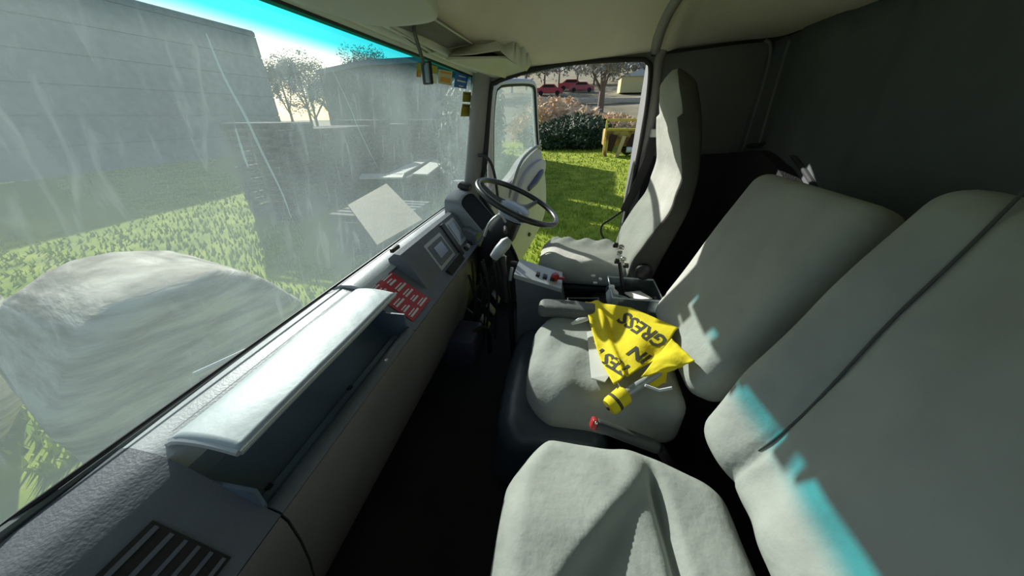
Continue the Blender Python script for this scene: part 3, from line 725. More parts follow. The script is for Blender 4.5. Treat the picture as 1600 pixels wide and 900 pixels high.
# belt from pillar to buckle
sb = thing('driver_seat_belt', 'black seat belt hanging slack from the door pillar past the driver seat', 'seat belt', (1.87, -.38, -.1))
def strap(mb, P, w_, th=.0022, side=Vector((0, 1, 0))):
    P = [Vector(p) for p in P]; n = len(P); v = []
    for i, p in enumerate(P):
        t = (P[min(i+1, n-1)]-P[max(i-1, 0)]).normalized(); s = (side - t*side.dot(t)).normalized(); nn = t.cross(s)*th/2; s = s*w_/2
        v += [p-s-nn, p+s-nn, p+s+nn, p-s+nn]
    f = [(4*i+k, 4*i+(k+1) % 4, 4*(i+1)+(k+1) % 4, 4*(i+1)+k) for i in range(n-1) for k in range(4)]+[(3, 2, 1, 0), tuple(4*(n-1)+k for k in range(4))]
    return mb.add(v, f)
mb = MB(); strap(mb, spline([at(1024, 212, x=1.86), at(1012, 250, x=1.85), at(995, 290, x=1.845), at(975, 330, x=1.84)], 6), .045); mb.build('webbing', rubber, sb)
mb = MB(); mb.tube(spline([at(975, 328, x=1.84), at(955, 342, x=1.83), at(941, 352, x=1.82), at(940, 366, x=1.81), at(950, 382, x=1.80)], 6), .006, 6); mb.build('belt_loop', rubber, sb)
mb = MB(); mb.box(at(1024, 208, x=1.86), (.03, .05, .04), None, .008); mb.build('belt_guide', silver, sb)
bk_ = thing('seat_belt_buckle', 'chrome and black belt buckles beside the driver cushion', 'buckle', tuple(at(968, 405, x=1.32)))
for (u, vv, m_) in ((962, 383, blackp), (968, 395, chrome), (974, 404, chrome), (964, 408, blackp), (978, 415, blackp), (971, 386, chrome)):
    mb = MB(); mb.box(at(u, vv, x=1.325), (.02, .022, .016), Matrix.Rotation(u*.7, 3, 'Y'), .004); mb.build('latch' if m_ is chrome else 'latch_cover', m_, bk_)
mb = MB(); mb.tube([at(968, 410, x=1.33), (1.33, -.30, -.74), (1.33, -.30, -.80)], .008, 6); mb.build('buckle_stalk', blackp, bk_)

# ================================================================== BETWEEN THE SEATS
ec = thing('engine_cover', 'glossy dark blue-black engine cover bulging below the middle seat', 'engine cover', (.86, .02, -1.14))
def we(p):
    p = Vector(p); p.y += .03*math.cos(p.x*4)*sm(0, .1, p.z); p.z += .01*nz(p, 5); p.y += .05*sm(.1, -.17, p.z); return p+Vector((.93, -.03, -1.00))
v, f = rbox_data((.62, .36, .30), .08, (14, 8, 8), 5, we); link('cover_shell', v, f, enginec, ec)
# switch console
sc_ = thing('switch_console', 'dark box console with pale top carrying three black switches', 'switch box', (1.24, .07, -1.15))
c0, c1 = (.180, -.583), (-.012, -.635)
mb = MB(); mb.prism([(.185, -.600), (-.008, -.652), (-.042, -.79), (-.03, -1.12), (.17, -1.12), (.175, -.75)], 1.195, 1.34); mb.build('console_body', dashp, sc_, True, 30)
mb = MB(); mb.prism([(.188, -.583), (-.012, -.635), (-.014, -.653), (.190, -.601)], 1.187, 1.348); tp_ = mb.build('console_top', silver, sc_, False)
dv = Vector((0, c1[0]-c0[0], c1[1]-c0[1])).normalized(); rr = Matrix.Rotation(math.atan2(.052, .192), 3, 'X')
for k in range(3):
    p = Vector((1.245, c0[0], c0[1]))+dv*(.09+k*.033)+Vector((0, 0, .003)); mb = MB(); mb.box(p, (.034, .019, .010), rr, .003); mb.build('switch', blackp, sc_)
rk = MB(); p = at(868, 427, x=1.25)+Vector((0, 0, -.018)); rk.lathe([(.010, -.02), (.016, 0), (.018, .008), (.012, .016)], p, (0, 0, 1), 16); rk.box(p+Vector((.0, -.02, -.004)), (.012, .04, .010), None, .003); kk = rk.build('release_knob', redm)
props(kk, 'small red knob at the rear end of the switch console', 'knob')
# levers
pb_ = thing('parking_brake_lever', 'lever with pale silver grip standing below the steering wheel', 'lever', tuple(at(790, 470, x=1.22)))
mb = MB(); mb.tube([at(772, 402, x=1.20), at(780, 392, x=1.20), at(790, 380, x=1.21), at(796, 374, x=1.22)], [.020, .024, .024, .014], 12); mb.build('grip', silver, pb_)
mb = MB(); mb.tube([at(782, 400, x=1.21), at(787, 425, x=1.22), at(792, 470, x=1.22)], [.020, .016, .02], 10); mb.build('lever_shaft', blackp, pb_)
gs = thing('gear_lever', 'gear lever with two slim pale rods beside the switch console', 'lever', tuple(at(800, 480, x=1.26)))
for (u0, v0, u1, v1) in ((789, 400, 786, 432), (800, 418, 797, 438)):
    mb = MB(); mb.tube([at(u0, v0, x=1.27), at(u1, v1, x=1.25)], [.007, .008], 8); mb.build('rod', silver, gs)
mb = MB(); mb.box(at(803, 412, x=1.27), (.022, .03, .02), None, .005); mb.tube([at(795, 438, x=1.26), at(797, 480, x=1.26), (1.26, .2, -1.1)], .014, 8); mb.build('lever_boot', blackp, gs)
hb_ = thing('heater_box', 'dark blue-black heater box under the dashboard centre', 'heater', tuple(at(735, 530, x=1.10)))
mb = MB(); q = at(735, 525, x=1.12); mb.box(q+Vector((.02, .04, -.06)), (.16, .15, .16), None, .02); mb.build('housing', mat('heater_plastic', (.05, .055, .09), .45), hb_)
mb = MB(); mb.tube(spline([q+Vector((0, 0, 0)), q+Vector((.04, -.04, .02)), q+Vector((.10, -.06, -.05)), q+Vector((.14, -.05, -.2))], 5), .012, 8); mb.build('hose', rubber, hb_)
for i in range(9):
    a = at(742+random.uniform(-14, 30), 420+random.uniform(-18, 30), x=1.25+random.uniform(0, .1)); b = at(745+random.uniform(-15, 40), 500+random.uniform(0, 35), x=1.25)
    mb = MB(); mb.tube(spline([a, a.lerp(b, .4)+Vector((0, -.03, .0))*random.uniform(0, 1.5), b], 5), .004+random.random()*.003, 6); q = mb.build('cable', rubber)
    props(q, '%s of the loose black cables hanging under the dash' % ('first second third fourth fifth sixth seventh eighth ninth'.split()[i]), 'cable', 'loose cables under the dashboard')
pz = thing('pedal_set', 'black foot pedals on the dark floor below the wheel', 'pedals', (1.5, .35, -1.14))
for x in (1.38, 1.52, 1.66):
    mb = MB(); mb.box((x, .38, -.98), (.07, .02, .08), Matrix.Rotation(R_(-35), 3, 'X'), .005); mb.tube([(x, .39, -.98), (x, .52, -.86)], .008, 6); mb.build('pedal', blackp, pz)
# clear box of papers, and the small tray
tb = thing('clear_plastic_tray', 'clear plastic tray holding papers between middle and driver seats', 'tray', (1.27, -.31, -.72))
x0, x1, y0, y1, z0, z1 = 1.155, 1.345, -.41, -.215, -.715, -.64
mb = MB(); mb.box(((x0+x1)/2, (y0+y1)/2, z0), (x1-x0, y1-y0, .004))
for c, d in (((x0, (y0+y1)/2, (z0+z1)/2), (.004, y1-y0, z1-z0)), ((x1, (y0+y1)/2, (z0+z1)/2), (.004, y1-y0, z1-z0)), (((x0+x1)/2, y0, (z0+z1)/2), (x1-x0, .004, z1-z0)), (((x0+x1)/2, y1, (z0+z1)/2), (x1-x0, .004, z1-z0))): mb.box(c, d)
mb.build('tray_body', clearp, tb, False)
mb = MB(); mb.tube([(x0, y0, z1), (x1, y0, z1), (x1, y1, z1), (x0, y1, z1)], .004, 8, close=True); mb.build('tray_rim', mat('clear_rim', (.55, .62, .64), .2), tb)
mb = MB(); mb.box((1.27, -.31, -.92), (.20, .30, .38), None, .02); props(mb.build('centre_console', blackp), 'black storage console between middle and driver seats', 'console')
for k, (x, y, r, s, lb) in enumerate(((1.25, -.335, .3, (.10, .07), 'white folded paper in the clear tray, the one farther back'), (1.235, -.262, -.4, (.08, .05), 'white card standing in the clear tray near its front'))):
    rm = Matrix.Rotation(r, 3, 'Z') @ Matrix.Rotation(.5 if k else .2, 3, 'Y'); mb = MB(); mb.box((x, y, -.672), (s[0], s[1], .003), rm); mb.box((x+.004, y, -.678), (s[0], s[1], .002), rm)
    props(mb.build('paper_slip', paperm, None, False), lb, 'paper')
mb = MB(); mb.lathe([(.020, 0), (.026, .01), (.026, .05), (.012, .07), (.012, .085)], (1.235, -.235, -.712), (0, .2, 1), 18); props(mb.build('pill_bottle', whitep), 'small white bottle standing in the clear tray', 'bottle')
mb = MB(); mb.box((1.30, -.36, -.70), (.06, .05, .03), None, .005); props(mb.build('phone_charger', blackp), 'black charger block in the clear tray corner', 'charger')
for (u, vv, w_) in ((927, 431, 'farthest'), (938, 436, 'one nearest the tray'), (930, 442, 'lowest')):
    mb = MB(); mb.box(at(u, vv, x=1.30), (.012, .018, .008), Matrix.Rotation(u, 3, 'Z'), .003); q = mb.build('cable_connector', whitep)
    props(q, 'tiny white cable connector before the clear tray, the '+w_, 'connector', 'white connectors by the tray')
wt = thing('wire_tray', 'dark open tray with thin rim behind the switch console', 'tray', (1.17, -.09, -.72))
mb = MB(); q0, q1, q2, q3 = at(887, 466, z=-.655), at(935, 466, z=-.655), at(938, 492, z=-.66), at(892, 492, z=-.66)
mb.tube([q0, q1, q2, q3], .0035, 6, close=True); mb.build('tray_rim', mat('rim_grey', (.14, .15, .15), .4), wt)
mb = MB(); mb.sheet([p+Vector((0, 0, -.03)) for p in (q0, q1, q2, q3)], -.006, Vector((0, 0, 1))); mb.build('tray_floor', blackp, wt, False)
mb = MB(); mb.box(at(908, 480, z=-.665), (.05, .06, .02), None, .006); props(mb.build('wallet', mat('blue_grey_cloth', (.16, .19, .25), .7)), 'blue-grey pouch lying in the dark tray', 'pouch')
mb = MB(); mb.tube([at(893, 506, z=-.645), at(905, 501, z=-.64), at(918, 498, z=-.638)], [.004, .010, .007], 8); props(mb.build('tissue', whitep), 'crumpled white tissue on the armrest pad by the yellow cloth', 'tissue')
# red tipped buckle between seats
rb_ = thing('belt_buckle_stalk', 'dark belt stalk with red button between near and middle seats', 'buckle', tuple(at(980, 690, x=.60)))
pa, pb = at(930, 662, x=.585), at(1030, 700, x=.575)
dv_ = (pb-pa).normalized(); rq = Vector((0, 1, 0)).rotation_difference(dv_).to_matrix()
mb = MB(); mb.box((pa+pb)/2, (.030, (pb-pa).length, .030), rq, .010); mb.build('sleeve', mat('stalk_grey', (.05, .055, .055), .5), rb_)
mb = MB(); mb.box(pa-dv_*.004, (.028, .016, .028), rq, .006); mb.build('release_button', redm, rb_)
mb = MB(); mb.box(pa-dv_*.0+Vector((-.006, 0, .013)), (.012, .008, .006), rq, .002); mb.build('latch_plate', chrome, rb_)
mb = MB(); mb.tube([pb, pb+Vector((0, -.04, -.06)), pb+Vector((0, -.06, -.2))], .013, 8); mb.build('anchor_strap', rubber, rb_)

# ------------------------------------------------------------------ yellow printed cloth
yc_ = thing('warning_banner', 'crumpled yellow cloth banner with black letters on the middle seat', 'banner', (.88, -.2, -.68))
# cloth frame: photo-plane basis on the seat; a along text, b across lines
CZ = -.655
cA, cB, cC, cD = at(914, 474, z=-.668), at(1059, 514, z=-.610), at(1028, 562, z=-.640), at(958, 606, z=-.660)
def cloth_pt(a, b):       # a: from far left (915,474) edge to right; b: down towards the roll
    T = cA.lerp(at(985, 484, z=-.655), min(1, a*2)) if a < .5 else at(985, 484, z=-.655).lerp(cB, (a-.5)*2)
    Bt = cD.lerp(cC, a) if True else None
    L_ = at(922, 540, z=-.672)
    p = T.lerp(Bt, b); bow = math.sin(math.pi*b)*(1-a); p = p + (L_-cA.lerp(cD, .5))*bow*.5
    p.z += .010 + .007*math.sin(a*7+b*4+.6)*math.sin(b*3.1) + .010*nz((a*3, b*3, 0), 1, 2) + .012*math.sin(math.pi*b)*math.sin(math.pi*a)
    p.z += .014*math.exp(-((a-.13-.08*b)/.05)**2)
    return p
grid('cloth_panel', 46, 46, cloth_pt, yellowc, yc_, .002)
# folded corner at the right with its own drape
def fold_pt(a, b):
    P0, P1, P2, P3 = at(1048, 534, z=-.605), at(1084, 569, z=-.600), at(1050, 584, z=-.635), at(1000, 594, z=-.655)
    p = P0.lerp(P1, a).lerp(P3.lerp(P2, a), b); p.z += .012+.010*math.sin(a*3.1)*math.sin(b*3.1)+.006*nz((a*3, b*4, 1), 1); return p
grid('folded_corner', 20, 20, fold_pt, yellowc, yc_, .002)
def fold2(a, b):
    P0, P1, P2, P3 = at(1004, 590, z=-.655), at(1042, 580, z=-.65), at(1040, 600, z=-.68), at(1010, 606, z=-.69)
    p = P0.lerp(P1, a).lerp(P3.lerp(P2, a), b); p.z += .006*math.sin(a*9); return p
grid('hanging_fold', 12, 8, fold2, yellowc, yc_, .002)
# rolled end
r0, r1 = at(952, 636, x=.640), at(976, 616, x=.672)
mb = MB(); dv_ = (r1-r0).normalized(); mb.lathe([(.006, -.004), (.021, -.002), (.025, .006), (.025, (r1-r0).length), (.018, (r1-r0).length+.006)], r0, dv_, 24); mb.build('rolled_end', yellowc, yc_)
mb = MB(); mb.lathe([(.0254, .018), (.0258, .019), (.0258, .026), (.0254, .027)], r0, dv_, 24); mb.lathe([(.004, -.008), (.007, -.007), (.007, -.004)], r0, dv_, 12); mb.build('roll_band', inkm, yc_)
mb = MB(); mb.tube([r1, at(1000, 600, z=-.664), at(1030, 582, z=-.645)], [.014, .014, .010], 10); mb.build('pole', silver, yc_)
# print: three lines, upside down to the viewer, laid onto the cloth surface
NC = 60
bvh = BVHTree.FromPolygons([cloth_pt(i/NC, j/NC) for j in range(NC+1) for i in range(NC+1)], [(j*(NC+1)+i, j*(NC+1)+i+1, (j+1)*(NC+1)+i+1, (j+1)*(NC+1)+i) for j in range(NC) for i in range(NC)])
for s_, p0, p1, hg in (('TEST', (990, 576), (934, 541), (-17, 13)), ('IN', (1019, 557), (993, 541), (-16, 12)), ('GRESS', (1046, 531), (979, 487), (-18, 14))):
    v, f = text_data(s_, 1.0, 0, .03); mx = max(p.x for p in v); my = max(p.y for p in v); mn = min(p.x for p in v); out = []; ok = []
    for p in v:
        a = (p.x-mn)/(mx-mn); b = p.y/my; u_ = p0[0]+(p1[0]-p0[0])*a+hg[0]*b; v__ = p0[1]+(p1[1]-p0[1])*a+hg[1]*b
        d = (FW*FPX + RT*(u_-800) - UP*(v__-450)).normalized(); hit = bvh.ray_cast(Vector(), d)[0]
        ok.append(hit is not None); out.append((hit or d)-d*.0035)
    f = [q for q in f if all(ok[k] for k in q)]
    mb = MB(); mb.add(out, f); mb.build('lettering', inkm, yc_, False)
# white papers under the cloth
mb = MB()
P = [at(917, 520, z=-.682), at(930, 516, z=-.680), at(952, 588, z=-.680), at(945, 598, z=-.684), at(924, 592, z=-.684)]
mb.sheet(P, .004, Vector((0, 0, 1))); props(mb.build('paper_sheet', paperm, None, False), 'white paper sheet poking out under the yellow banner', 'paper')
mb = MB(); mb.tube([at(1008, 602, x=.69), at(1030, 610, x=.685), at(1050, 606, x=.69)], .004, 6); props(mb.build('banner_cord', whitep), 'pale cord hanging from the banner over the seat side', 'cord')

# ================================================================== OUTSIDE
grass = mat('lawn', (.16, .24, .02), .95, col2=(.36, .42, .05), vscale=1.6, bump=.6, bscale=14, spec=.1)
dry = mat('dry_grass', (.66, .48, .32), .95, col2=(.82, .68, .48), vscale=2, bump=.5, bscale=5, spec=.1)
def rise(x, y):
    r_ = math.hypot(x, y); return (.24*max(0, min(14, r_-34))+.12*max(0, r_-48))*sm(.62, .32, y/max(.1, x))
def gr(a, b):
    x = -12+262*a**1.6; y = -90+210*b
    r = math.hypot(x, y); z = -2.05 + rise(x, y); z += .03*nz((x, y, 0), .5) if r > 4 else 0
    return Vector((x, y, z-.0))
gd = structure(grid('ground', 160, 160, gr, grass)); gd.data.materials.append(mat('dry_paddock', (.20, .19, .13), .95, col2=(.34, .31, .22), vscale=.25, bump=.4, bscale=2, spec=.1))
for q in gd.data.polygons:
    if math.hypot(q.center.x, q.center.y) > 31: q.material_index = 1
# grass tufts
v = []; f = []
for i in range(26000):
    r = 3.2+22*random.random()**1.4; a = random.uniform(-.30, 1.35); x, y = r*math.cos(a), r*math.sin(a)
    if x < 2.9 and y < .8: continue
    hh = random.uniform(.05, .12); th = random.random()*6.28; dx, dy = math.cos(th)*.012*(1+r*.1), math.sin(th)*.012*(1+r*.1); l = random.uniform(-.05, .05)
    k = len(v); z = -2.05+.03*nz((x, y, 0), .5)-.01; v += [(x-dx, y-dy, z), (x+dx, y+dy, z), (x+l, y+l*.6, z+hh)]; f.append((k, k+1, k+2))
gt = link('grass_tufts', v, f, mat('grass_blade', (.24, .34, .03), .8, col2=(.52, .58, .08), vscale=3, spec=.2), None, False)
props(gt, 'short green grass blades covering the lawn around the truck', 'grass', None, 'stuff')

def blob(name, c, rad, m, n, leaf, seed, parent=None, core=True, flat=.0):
    """leafy mass: thousands of leaf cards over lumpy core"""
    rnd = random.Random(seed); c = Vector(c); mb = MB(); v = []; f = []
    def surf(d):
        k = 1+.28*noise.noise(d*2.1+Vector((seed, 0, 0)))+.12*noise.noise(d*5+Vector((0, seed, 0))); return Vector((d.x*rad[0]*k, d.y*rad[1]*k, d.z*rad[2]*k))
    if core:
        nu, nv = 24, 14
        for j in range(nv+1):
            for i in range(nu):
                th = math.pi*j/nv; ph = 2*math.pi*i/nu; d = Vector((math.sin(th)*math.cos(ph), math.sin(th)*math.sin(ph), math.cos(th))); p = c+surf(d)*.86
                v.append(p)
        for j in range(nv):
            for i in range(nu): f.append((j*nu+i, j*nu+(i+1) % nu, (j+1)*nu+(i+1) % nu, (j+1)*nu+i))
    for i in range(n):
        d = Vector((rnd.gauss(0, 1), rnd.gauss(0, 1), rnd.gauss(0, 1))).normalized()
        if flat and d.z < -.3: continue
        p = c+surf(d)*rnd.uniform(.78, 1.08); a = Vector((rnd.gauss(0, 1), rnd.gauss(0, 1), rnd.gauss(0, 1))).normalized()*leaf*rnd.uniform(.6, 1.4); b = a.orthogonal().normalized()*leaf*.45
        k = len(v); v += [p-a, p+b, p+a, p-b]; f.append((k, k+1, k+2, k+3))
    if parent is not None and parent.name in ORIG:
        return link(name, v, f, m, parent, False)
    return link(name, v, f, m, None, False)
def gz(x, y): return -2.05+rise(x, y)
dkleaf = mat('dark_bush_leaf', (.018, .045, .022), .7, col2=(.06, .11, .04), vscale=2.5)
gum = mat('gum_leaf', (.16, .19, .12), .8, col2=(.36, .39, .29), vscale=1.2)
gumd = mat('grey_gum_leaf', (.20, .21, .19), .8, col2=(.44, .45, .42), vscale=.8)
bark = mat('bark', (.16, .13, .11), .9, var=.25)
tinr = mat('tin_roof', (.42, .45, .47), .5, metal=.2, var=.1)
# bush + straw mounds
def mk_bush(nm, lb, cat, c, rad, m, n, leaf, seed, group=None):
    z = gz(c[0], c[1]); o = blob(nm, (c[0], c[1], z+rad[2]*.55), rad, m, n, leaf, seed); return props(o, lb, cat, group)
mk_bush('bush', 'dark green rounded bush on the far edge of the sunny lawn', 'bush', (25.5, -.6), (2.2, 2.2, 1.30), dkleaf, 5000, .14, 3)
mk_bush('bush', 'lower dark green bush behind the open door edge', 'bush', (24.8, 1.5), (2.0, 1.8, .95), dkleaf, 3500, .13, 8)
mk_bush('pampas_mound', 'large pinkish straw-coloured grass mound behind the dark bush', 'grass mound', (30.5, 1.2), (3.2, 3.4, 1.95), dry, 7000, .26, 5)
mk_bush('pampas_mound', 'lower straw-coloured mound beside the rusty machine', 'grass mound', (33.5, -4.0), (2.4, 2.0, 1.3), dry, 4500, .22, 6)
# rusty yellow machine
rust = mat('rusty_yellow_paint', (.46, .34, .08), .7, col2=(.18, .07, .03), vscale=2.2, bump=.3, ramp=(.45, .6))
yp = mat('yellow_paint', (.62, .50, .08), .6, var=.15)
dk = mat('dark_rust', (.05, .02, .015), .9)
mc = thing('rusty_machine', 'old yellow rusty farm machine parked on the lawn edge', 'machine', (20.5, -3.0, -2.05))
mb = MB(); mb.box((20.8, -3.15, -1.10), (1.3, 2.6, .85), None, .06); mb.build('hopper', rust, mc, True, 30)
mb = MB()
for y in (-1.9, -4.3): mb.tube([(20.15, y, -2.0), (20.15, y, -.22)], .055, 8)
mb.tube([(20.15, -1.9, -.22), (20.15, -4.3, -.22)], .055, 8); mb.tube([(20.15, -1.9, -.68), (20.15, -4.3, -.68)], .07, 8)
mb.build('top_rail', yp, mc)
for y, w_ in ((-2.25, .40), (-3.45, .55)):
    mb = MB(); mb.box((20.05, y, -1.35), (.12, w_, .85), Matrix.Rotation(R_(14), 3, 'X'), .03); mb.build('dark_panel', dk, mc, True, 30)
mb = MB(); mb.box((19.9, -2.75, -1.52), (.12, .20, 1.1), Matrix.Rotation(R_(14), 3, 'X'), .02); mb.build('support_leg', mat('pale_wood', (.62, .48, .25), .8), mc)
mb = MB(); mb.box((20.0, -2.0, -1.55), (.12, .16, 1.0)); mb.build('support_leg', rust, mc, False)
for y in (-3.3, -4.2):
    mb = MB(); mb.lathe([(.10, -.12), (.34, -.10), (.38, 0), (.34, .10), (.10, .12)], (20.9, y, -1.67), (1, 0, 0), 20); mb.build('wheel', rubber, mc)
mb = MB(); mb.tube([(19.95, -3.1, -1.68), (19.95, -4.6, -1.66)], .15, 12); mb.build('pale_pipe', whitep, mc)
# tree with trunk in the door view
def tree(x, y, h, sp, m, n, leaf, seed, lb, group=None, tr=.16, lean=0.0, blobs=4):
    z = gz(x, y); t = thing('gum_tree', lb, 'tree', (x, y, z), group); rnd = random.Random(seed)
    mb = MB(); mb.tube([(x, y, z-.2), (x+.1, y+lean*.4, z+h*.4), (x, y+lean, z+h*.8)], [tr*1.3, tr, tr*.5], 8)
    cs_ = []
    for k in range(blobs):
        a = rnd.random()*6.28; c = Vector((x+math.cos(a)*sp*.5, y+lean+math.sin(a)*sp*.5, z+h*(.65+.3*rnd.random()))); cs_.append(c)
        mb.tube([(x, y+lean*.4, z+h*.4), ((x+c.x)/2, (y+c.y)/2, z+h*.6), c], [tr*.6, tr*.4, tr*.2], 6)
    mb.build('trunk', bark, t)
    v = []; f = []
    for c in cs_:
        for i in range(n//blobs):
            d = Vector((rnd.gauss(0, 1), rnd.gauss(0, 1), rnd.gauss(0, .7))); d = d.normalized()*rnd.random()**.4
            p = c+Vector((d.x*sp*.5, d.y*sp*.5, d.z*h*.2)); p += Vector((1, 1, 1))*.3*sp*noise.noise(p*.8); a = Vector((rnd.gauss(0, 1), rnd.gauss(0, 1), rnd.gauss(0, 1))).normalized()*leaf; b = a.orthogonal().normalized()*leaf*.45
            k = len(v); v += [p-a, p+b, p+a, p-b]; f.append((k, k+1, k+2, k+3))
    link('crown', v, f, m, t, False); return t
tree(40, -2.9, 6.6, 3.6, gumd, 2600, .22, 11, 'slim grey gum tree with bare trunk in the middle of the door view', tr=.30)
rnd = random.Random(4)
LBS = ['behind the open door glass, left of the mounds', 'just right of the open door glass', 'above the left of the straw mound', 'above the middle of the straw mound', 'over the bright red car', 'over the faded red car', 'just left of the slim bare-trunked gum', 'just right of the slim bare-trunked gum', 'over the left of the pale yellow shed', 'over the right of the pale yellow shed', 'at the right edge of the door opening']
for i, (u, d, h, sp) in enumerate([(745, 62, 6, 7), (770, 58, 5.5, 7), (800, 66, 6, 8), (822, 72, 6, 8), (850, 80, 5.8, 9), (872, 88, 6, 9), (900, 92, 6, 9), (926, 86, 5.5, 8), (955, 100, 5, 8), (985, 96, 4.6, 8), (1010, 104, 5, 9)]):
    dr = at(u, 150, x=1.0); dr.z = 0; dr = dr.normalized()*d
    tree(dr.x, dr.y, h, sp, gumd if i % 2 else gum, 1500, .42, 20+i, 'distant grey-green gum tree '+LBS[i], 'gum trees on the far slope')
# pale wall/track bank, shed, cars
def car(u, v_, d, m, lb, s=1.0):
    dr = at(u, v_, x=1.0); k = d/math.hypot(dr.x, dr.y); x, y = dr.x*k, dr.y*k; z = gz(x, y)
    t = thing('parked_car', lb, 'car', (x, y, z), None)
    prof = [(-2.1, .35), (-2.1, .85), (-1.35, 1.0), (-.75, 1.5), (.85, 1.52), (1.5, 1.05), (2.1, .95), (2.15, .35)]
    def xf(p): return Vector((x+p.x, y+p.y*s, z+p.z*s))
    mb = MB(); mb.prism([(a, b) for a, b in prof], -.8, .8, axis=0, xf=xf); mb.build('car_body', m, t, False)
    mb = MB(); mb.prism([(-.95, 1.08), (-.65, 1.42), (.75, 1.44), (1.15, 1.08)], -.82, -.79, axis=0, xf=xf); mb.build('window', rubber, t, False)
    for yy in (-1.3, 1.3):
        mb = MB(); mb.lathe([(.1, -.12), (.34*s, -.1), (.34*s, .1), (.1, .12)], xf(Vector((-.75, yy, .34))), (1, 0, 0), 16); mb.build('wheel', rubber, t)
carred = mat('red_car_paint', (.50, .04, .06), .35); carpink = mat('faded_red_paint', (.42, .10, .12), .5)
car(893, 140, 70, carred, 'bright red parked car on the slope left of the gum trunk', 1.15)
car(908, 146, 66, carpink, 'faded red car parked in front of the bright red one', 1.0)
car(858, 153, 60, carred, 'dark red car low behind the straw mound', 1.0)
mb = MB(); a = at(905, 165, x=1.0); A0 = Vector((48, -.5, gz(48, -.5))); B0 = Vector((48, -11, gz(48, -11)))
mb.box(((A0+B0)/2)+Vector((0, 0, .25)), (.4, 10.6, .55), None, .05); props(mb.build('retaining_wall', mat('pale_stone', (.50, .48, .42), .9, var=.12)), 'long low pale wall across the slope behind the gum trunk', 'wall')
sh2 = thing('farm_shed', 'small pale yellow shed at the right end of the slope', 'shed', (62, -9.6, gz(62, -9.6)))
zz = gz(62, -9.6); mb = MB(); mb.box((62, -9.6, zz+1.1), (4, 5.2, 2.2)); mb.build('shed_wall', mat('pale_yellow_wall', (.55, .50, .26), .8, var=.1), sh2, False)
mb = MB(); mb.prism([(-12.5, zz+2.1), (-9.6, zz+3.0), (-6.7, zz+2.1)], 59.7, 64.3); mb.build('roof', tinr, sh2, False)

# -- in front of the windscreen
shed = thing('timber_shed', 'tall grey clad shed seen through the left of the windscreen', 'shed', (2, 12, -2.05))
cladm = mat('weathered_cladding', (.27, .30, .33), .85, var=.15, vscale=3, bump=.3, bscale=8)
cr = at(395, 50, y=19.0); x1_ = cr.x; zt = cr.z
mb = MB()
zk = -2.05
while zk < zt-.05:
    hh = min(1.02, zt-zk); mb.box(((x1_-14)/2, 19.0, zk+hh/2), (x1_+14, .16, hh-.04)); zk += 1.02
mb.box(((x1_-14)/2, 19.12, (zt-2.05)/2), (x1_+13.9, .1, zt+2.0)); mb.build('clad_wall', cladm, shed, False)
mb = MB(); mb.box((x1_-.05, 23, (zt-2.05)/2), (.12, 8, zt+2.05)); mb.build('end_wall', cladm, shed, False)
mb = MB(); mb.box(((x1_-14)/2, 23.0, zt+.02), (x1_+14.0, 8.0, .06)); mb.build('roof', tinr, shed, False)
# long shed with tin roof beyond the pallets; its corner stands behind the open door
ls = thing('long_shed', 'long low grey shed with tin roof beyond the pallets', 'shed', (19, 6, -2.05))
SP = [(15.0, 4.9), (20.2, 4.3), (24.6, 8.3), (18.5, 13.5), (15.6, 9.0)]
mb = MB(); mb.prism(SP, -2.05, 1.9, axis=2); mb.build('shed_wall', mat('grey_steel_wall', (.16, .18, .17), .7, var=.15), ls, False)
mb = MB(); mb.prism([(19.3+(a-19.3)*1.03, 7.5+(b-7.5)*1.03) for a, b in SP], 1.9, 2.1, axis=2); mb.build('roof', tinr, ls, False)
# pallets
pw = mat('weathered_pallet_wood', (.115, .11, .105), .9, var=.35, vscale=6, bump=.3)
def pallet_mb():
    mb = MB()
    for i in range(7): mb.box((-.5+i*1.0/6, 0, .125), (.10, 1.2, .02))
    for y in (-.55, 0, .55): mb.box((0, y, .065), (1.1, .09, .09))
    for i in range(3): mb.box((-.5+i*.5, 0, .01), (.10, 1.2, .02))
    return mb
proto = None
stacks = [(6.6, 6.3, 14), (7.9, 6.2, 13), (9.3, 6.4, 13), (10.7, 6.6, 14), (12.1, 6.5, 13), (13.4, 6.6, 13), (11.9, 4.9, 14), (13.2, 4.9, 14), (5.0, 3.05, 5), (8.4, 4.5, 5), (9.8, 4.7, 5)]
SN = [a+' tall stack of the rear row' for a in ('leftmost', 'second', 'third', 'fourth', 'fifth', 'sixth')]+['left tall stack by the shed corner', 'right tall stack by the shed corner', 'low stack under the plywood', 'low stack under the pale planks', 'low stack under the far plank ends']
ORD = 'lowest second third fourth fifth sixth seventh eighth ninth tenth eleventh twelfth thirteenth fourteenth'.split()
for si, (x, y, n) in enumerate(stacks):
    for k in range(n):
        if proto is None:
            mbp = pallet_mb(); me = bpy.data.meshes.new('timber_pallet'); me.from_pydata([tuple(p) for p in mbp.v], [], mbp.f); me.update(); me.materials.append(pw)
            o = bpy.data.objects.new('timber_pallet', me); proto = o
        else: o = proto.copy()
        C.objects.link(o); o.location = (x+rnd.uniform(-.05, .05), y+rnd.uniform(-.05, .05), H-2.05+k*.137+.0)
        o.rotation_euler = (0, 0, rnd.uniform(-.08, .08)); props(o, 'grey pallet, %s from the ground, %s' % (ORD[k], SN[si]), 'pallet', 'timber pallets in front of the truck')
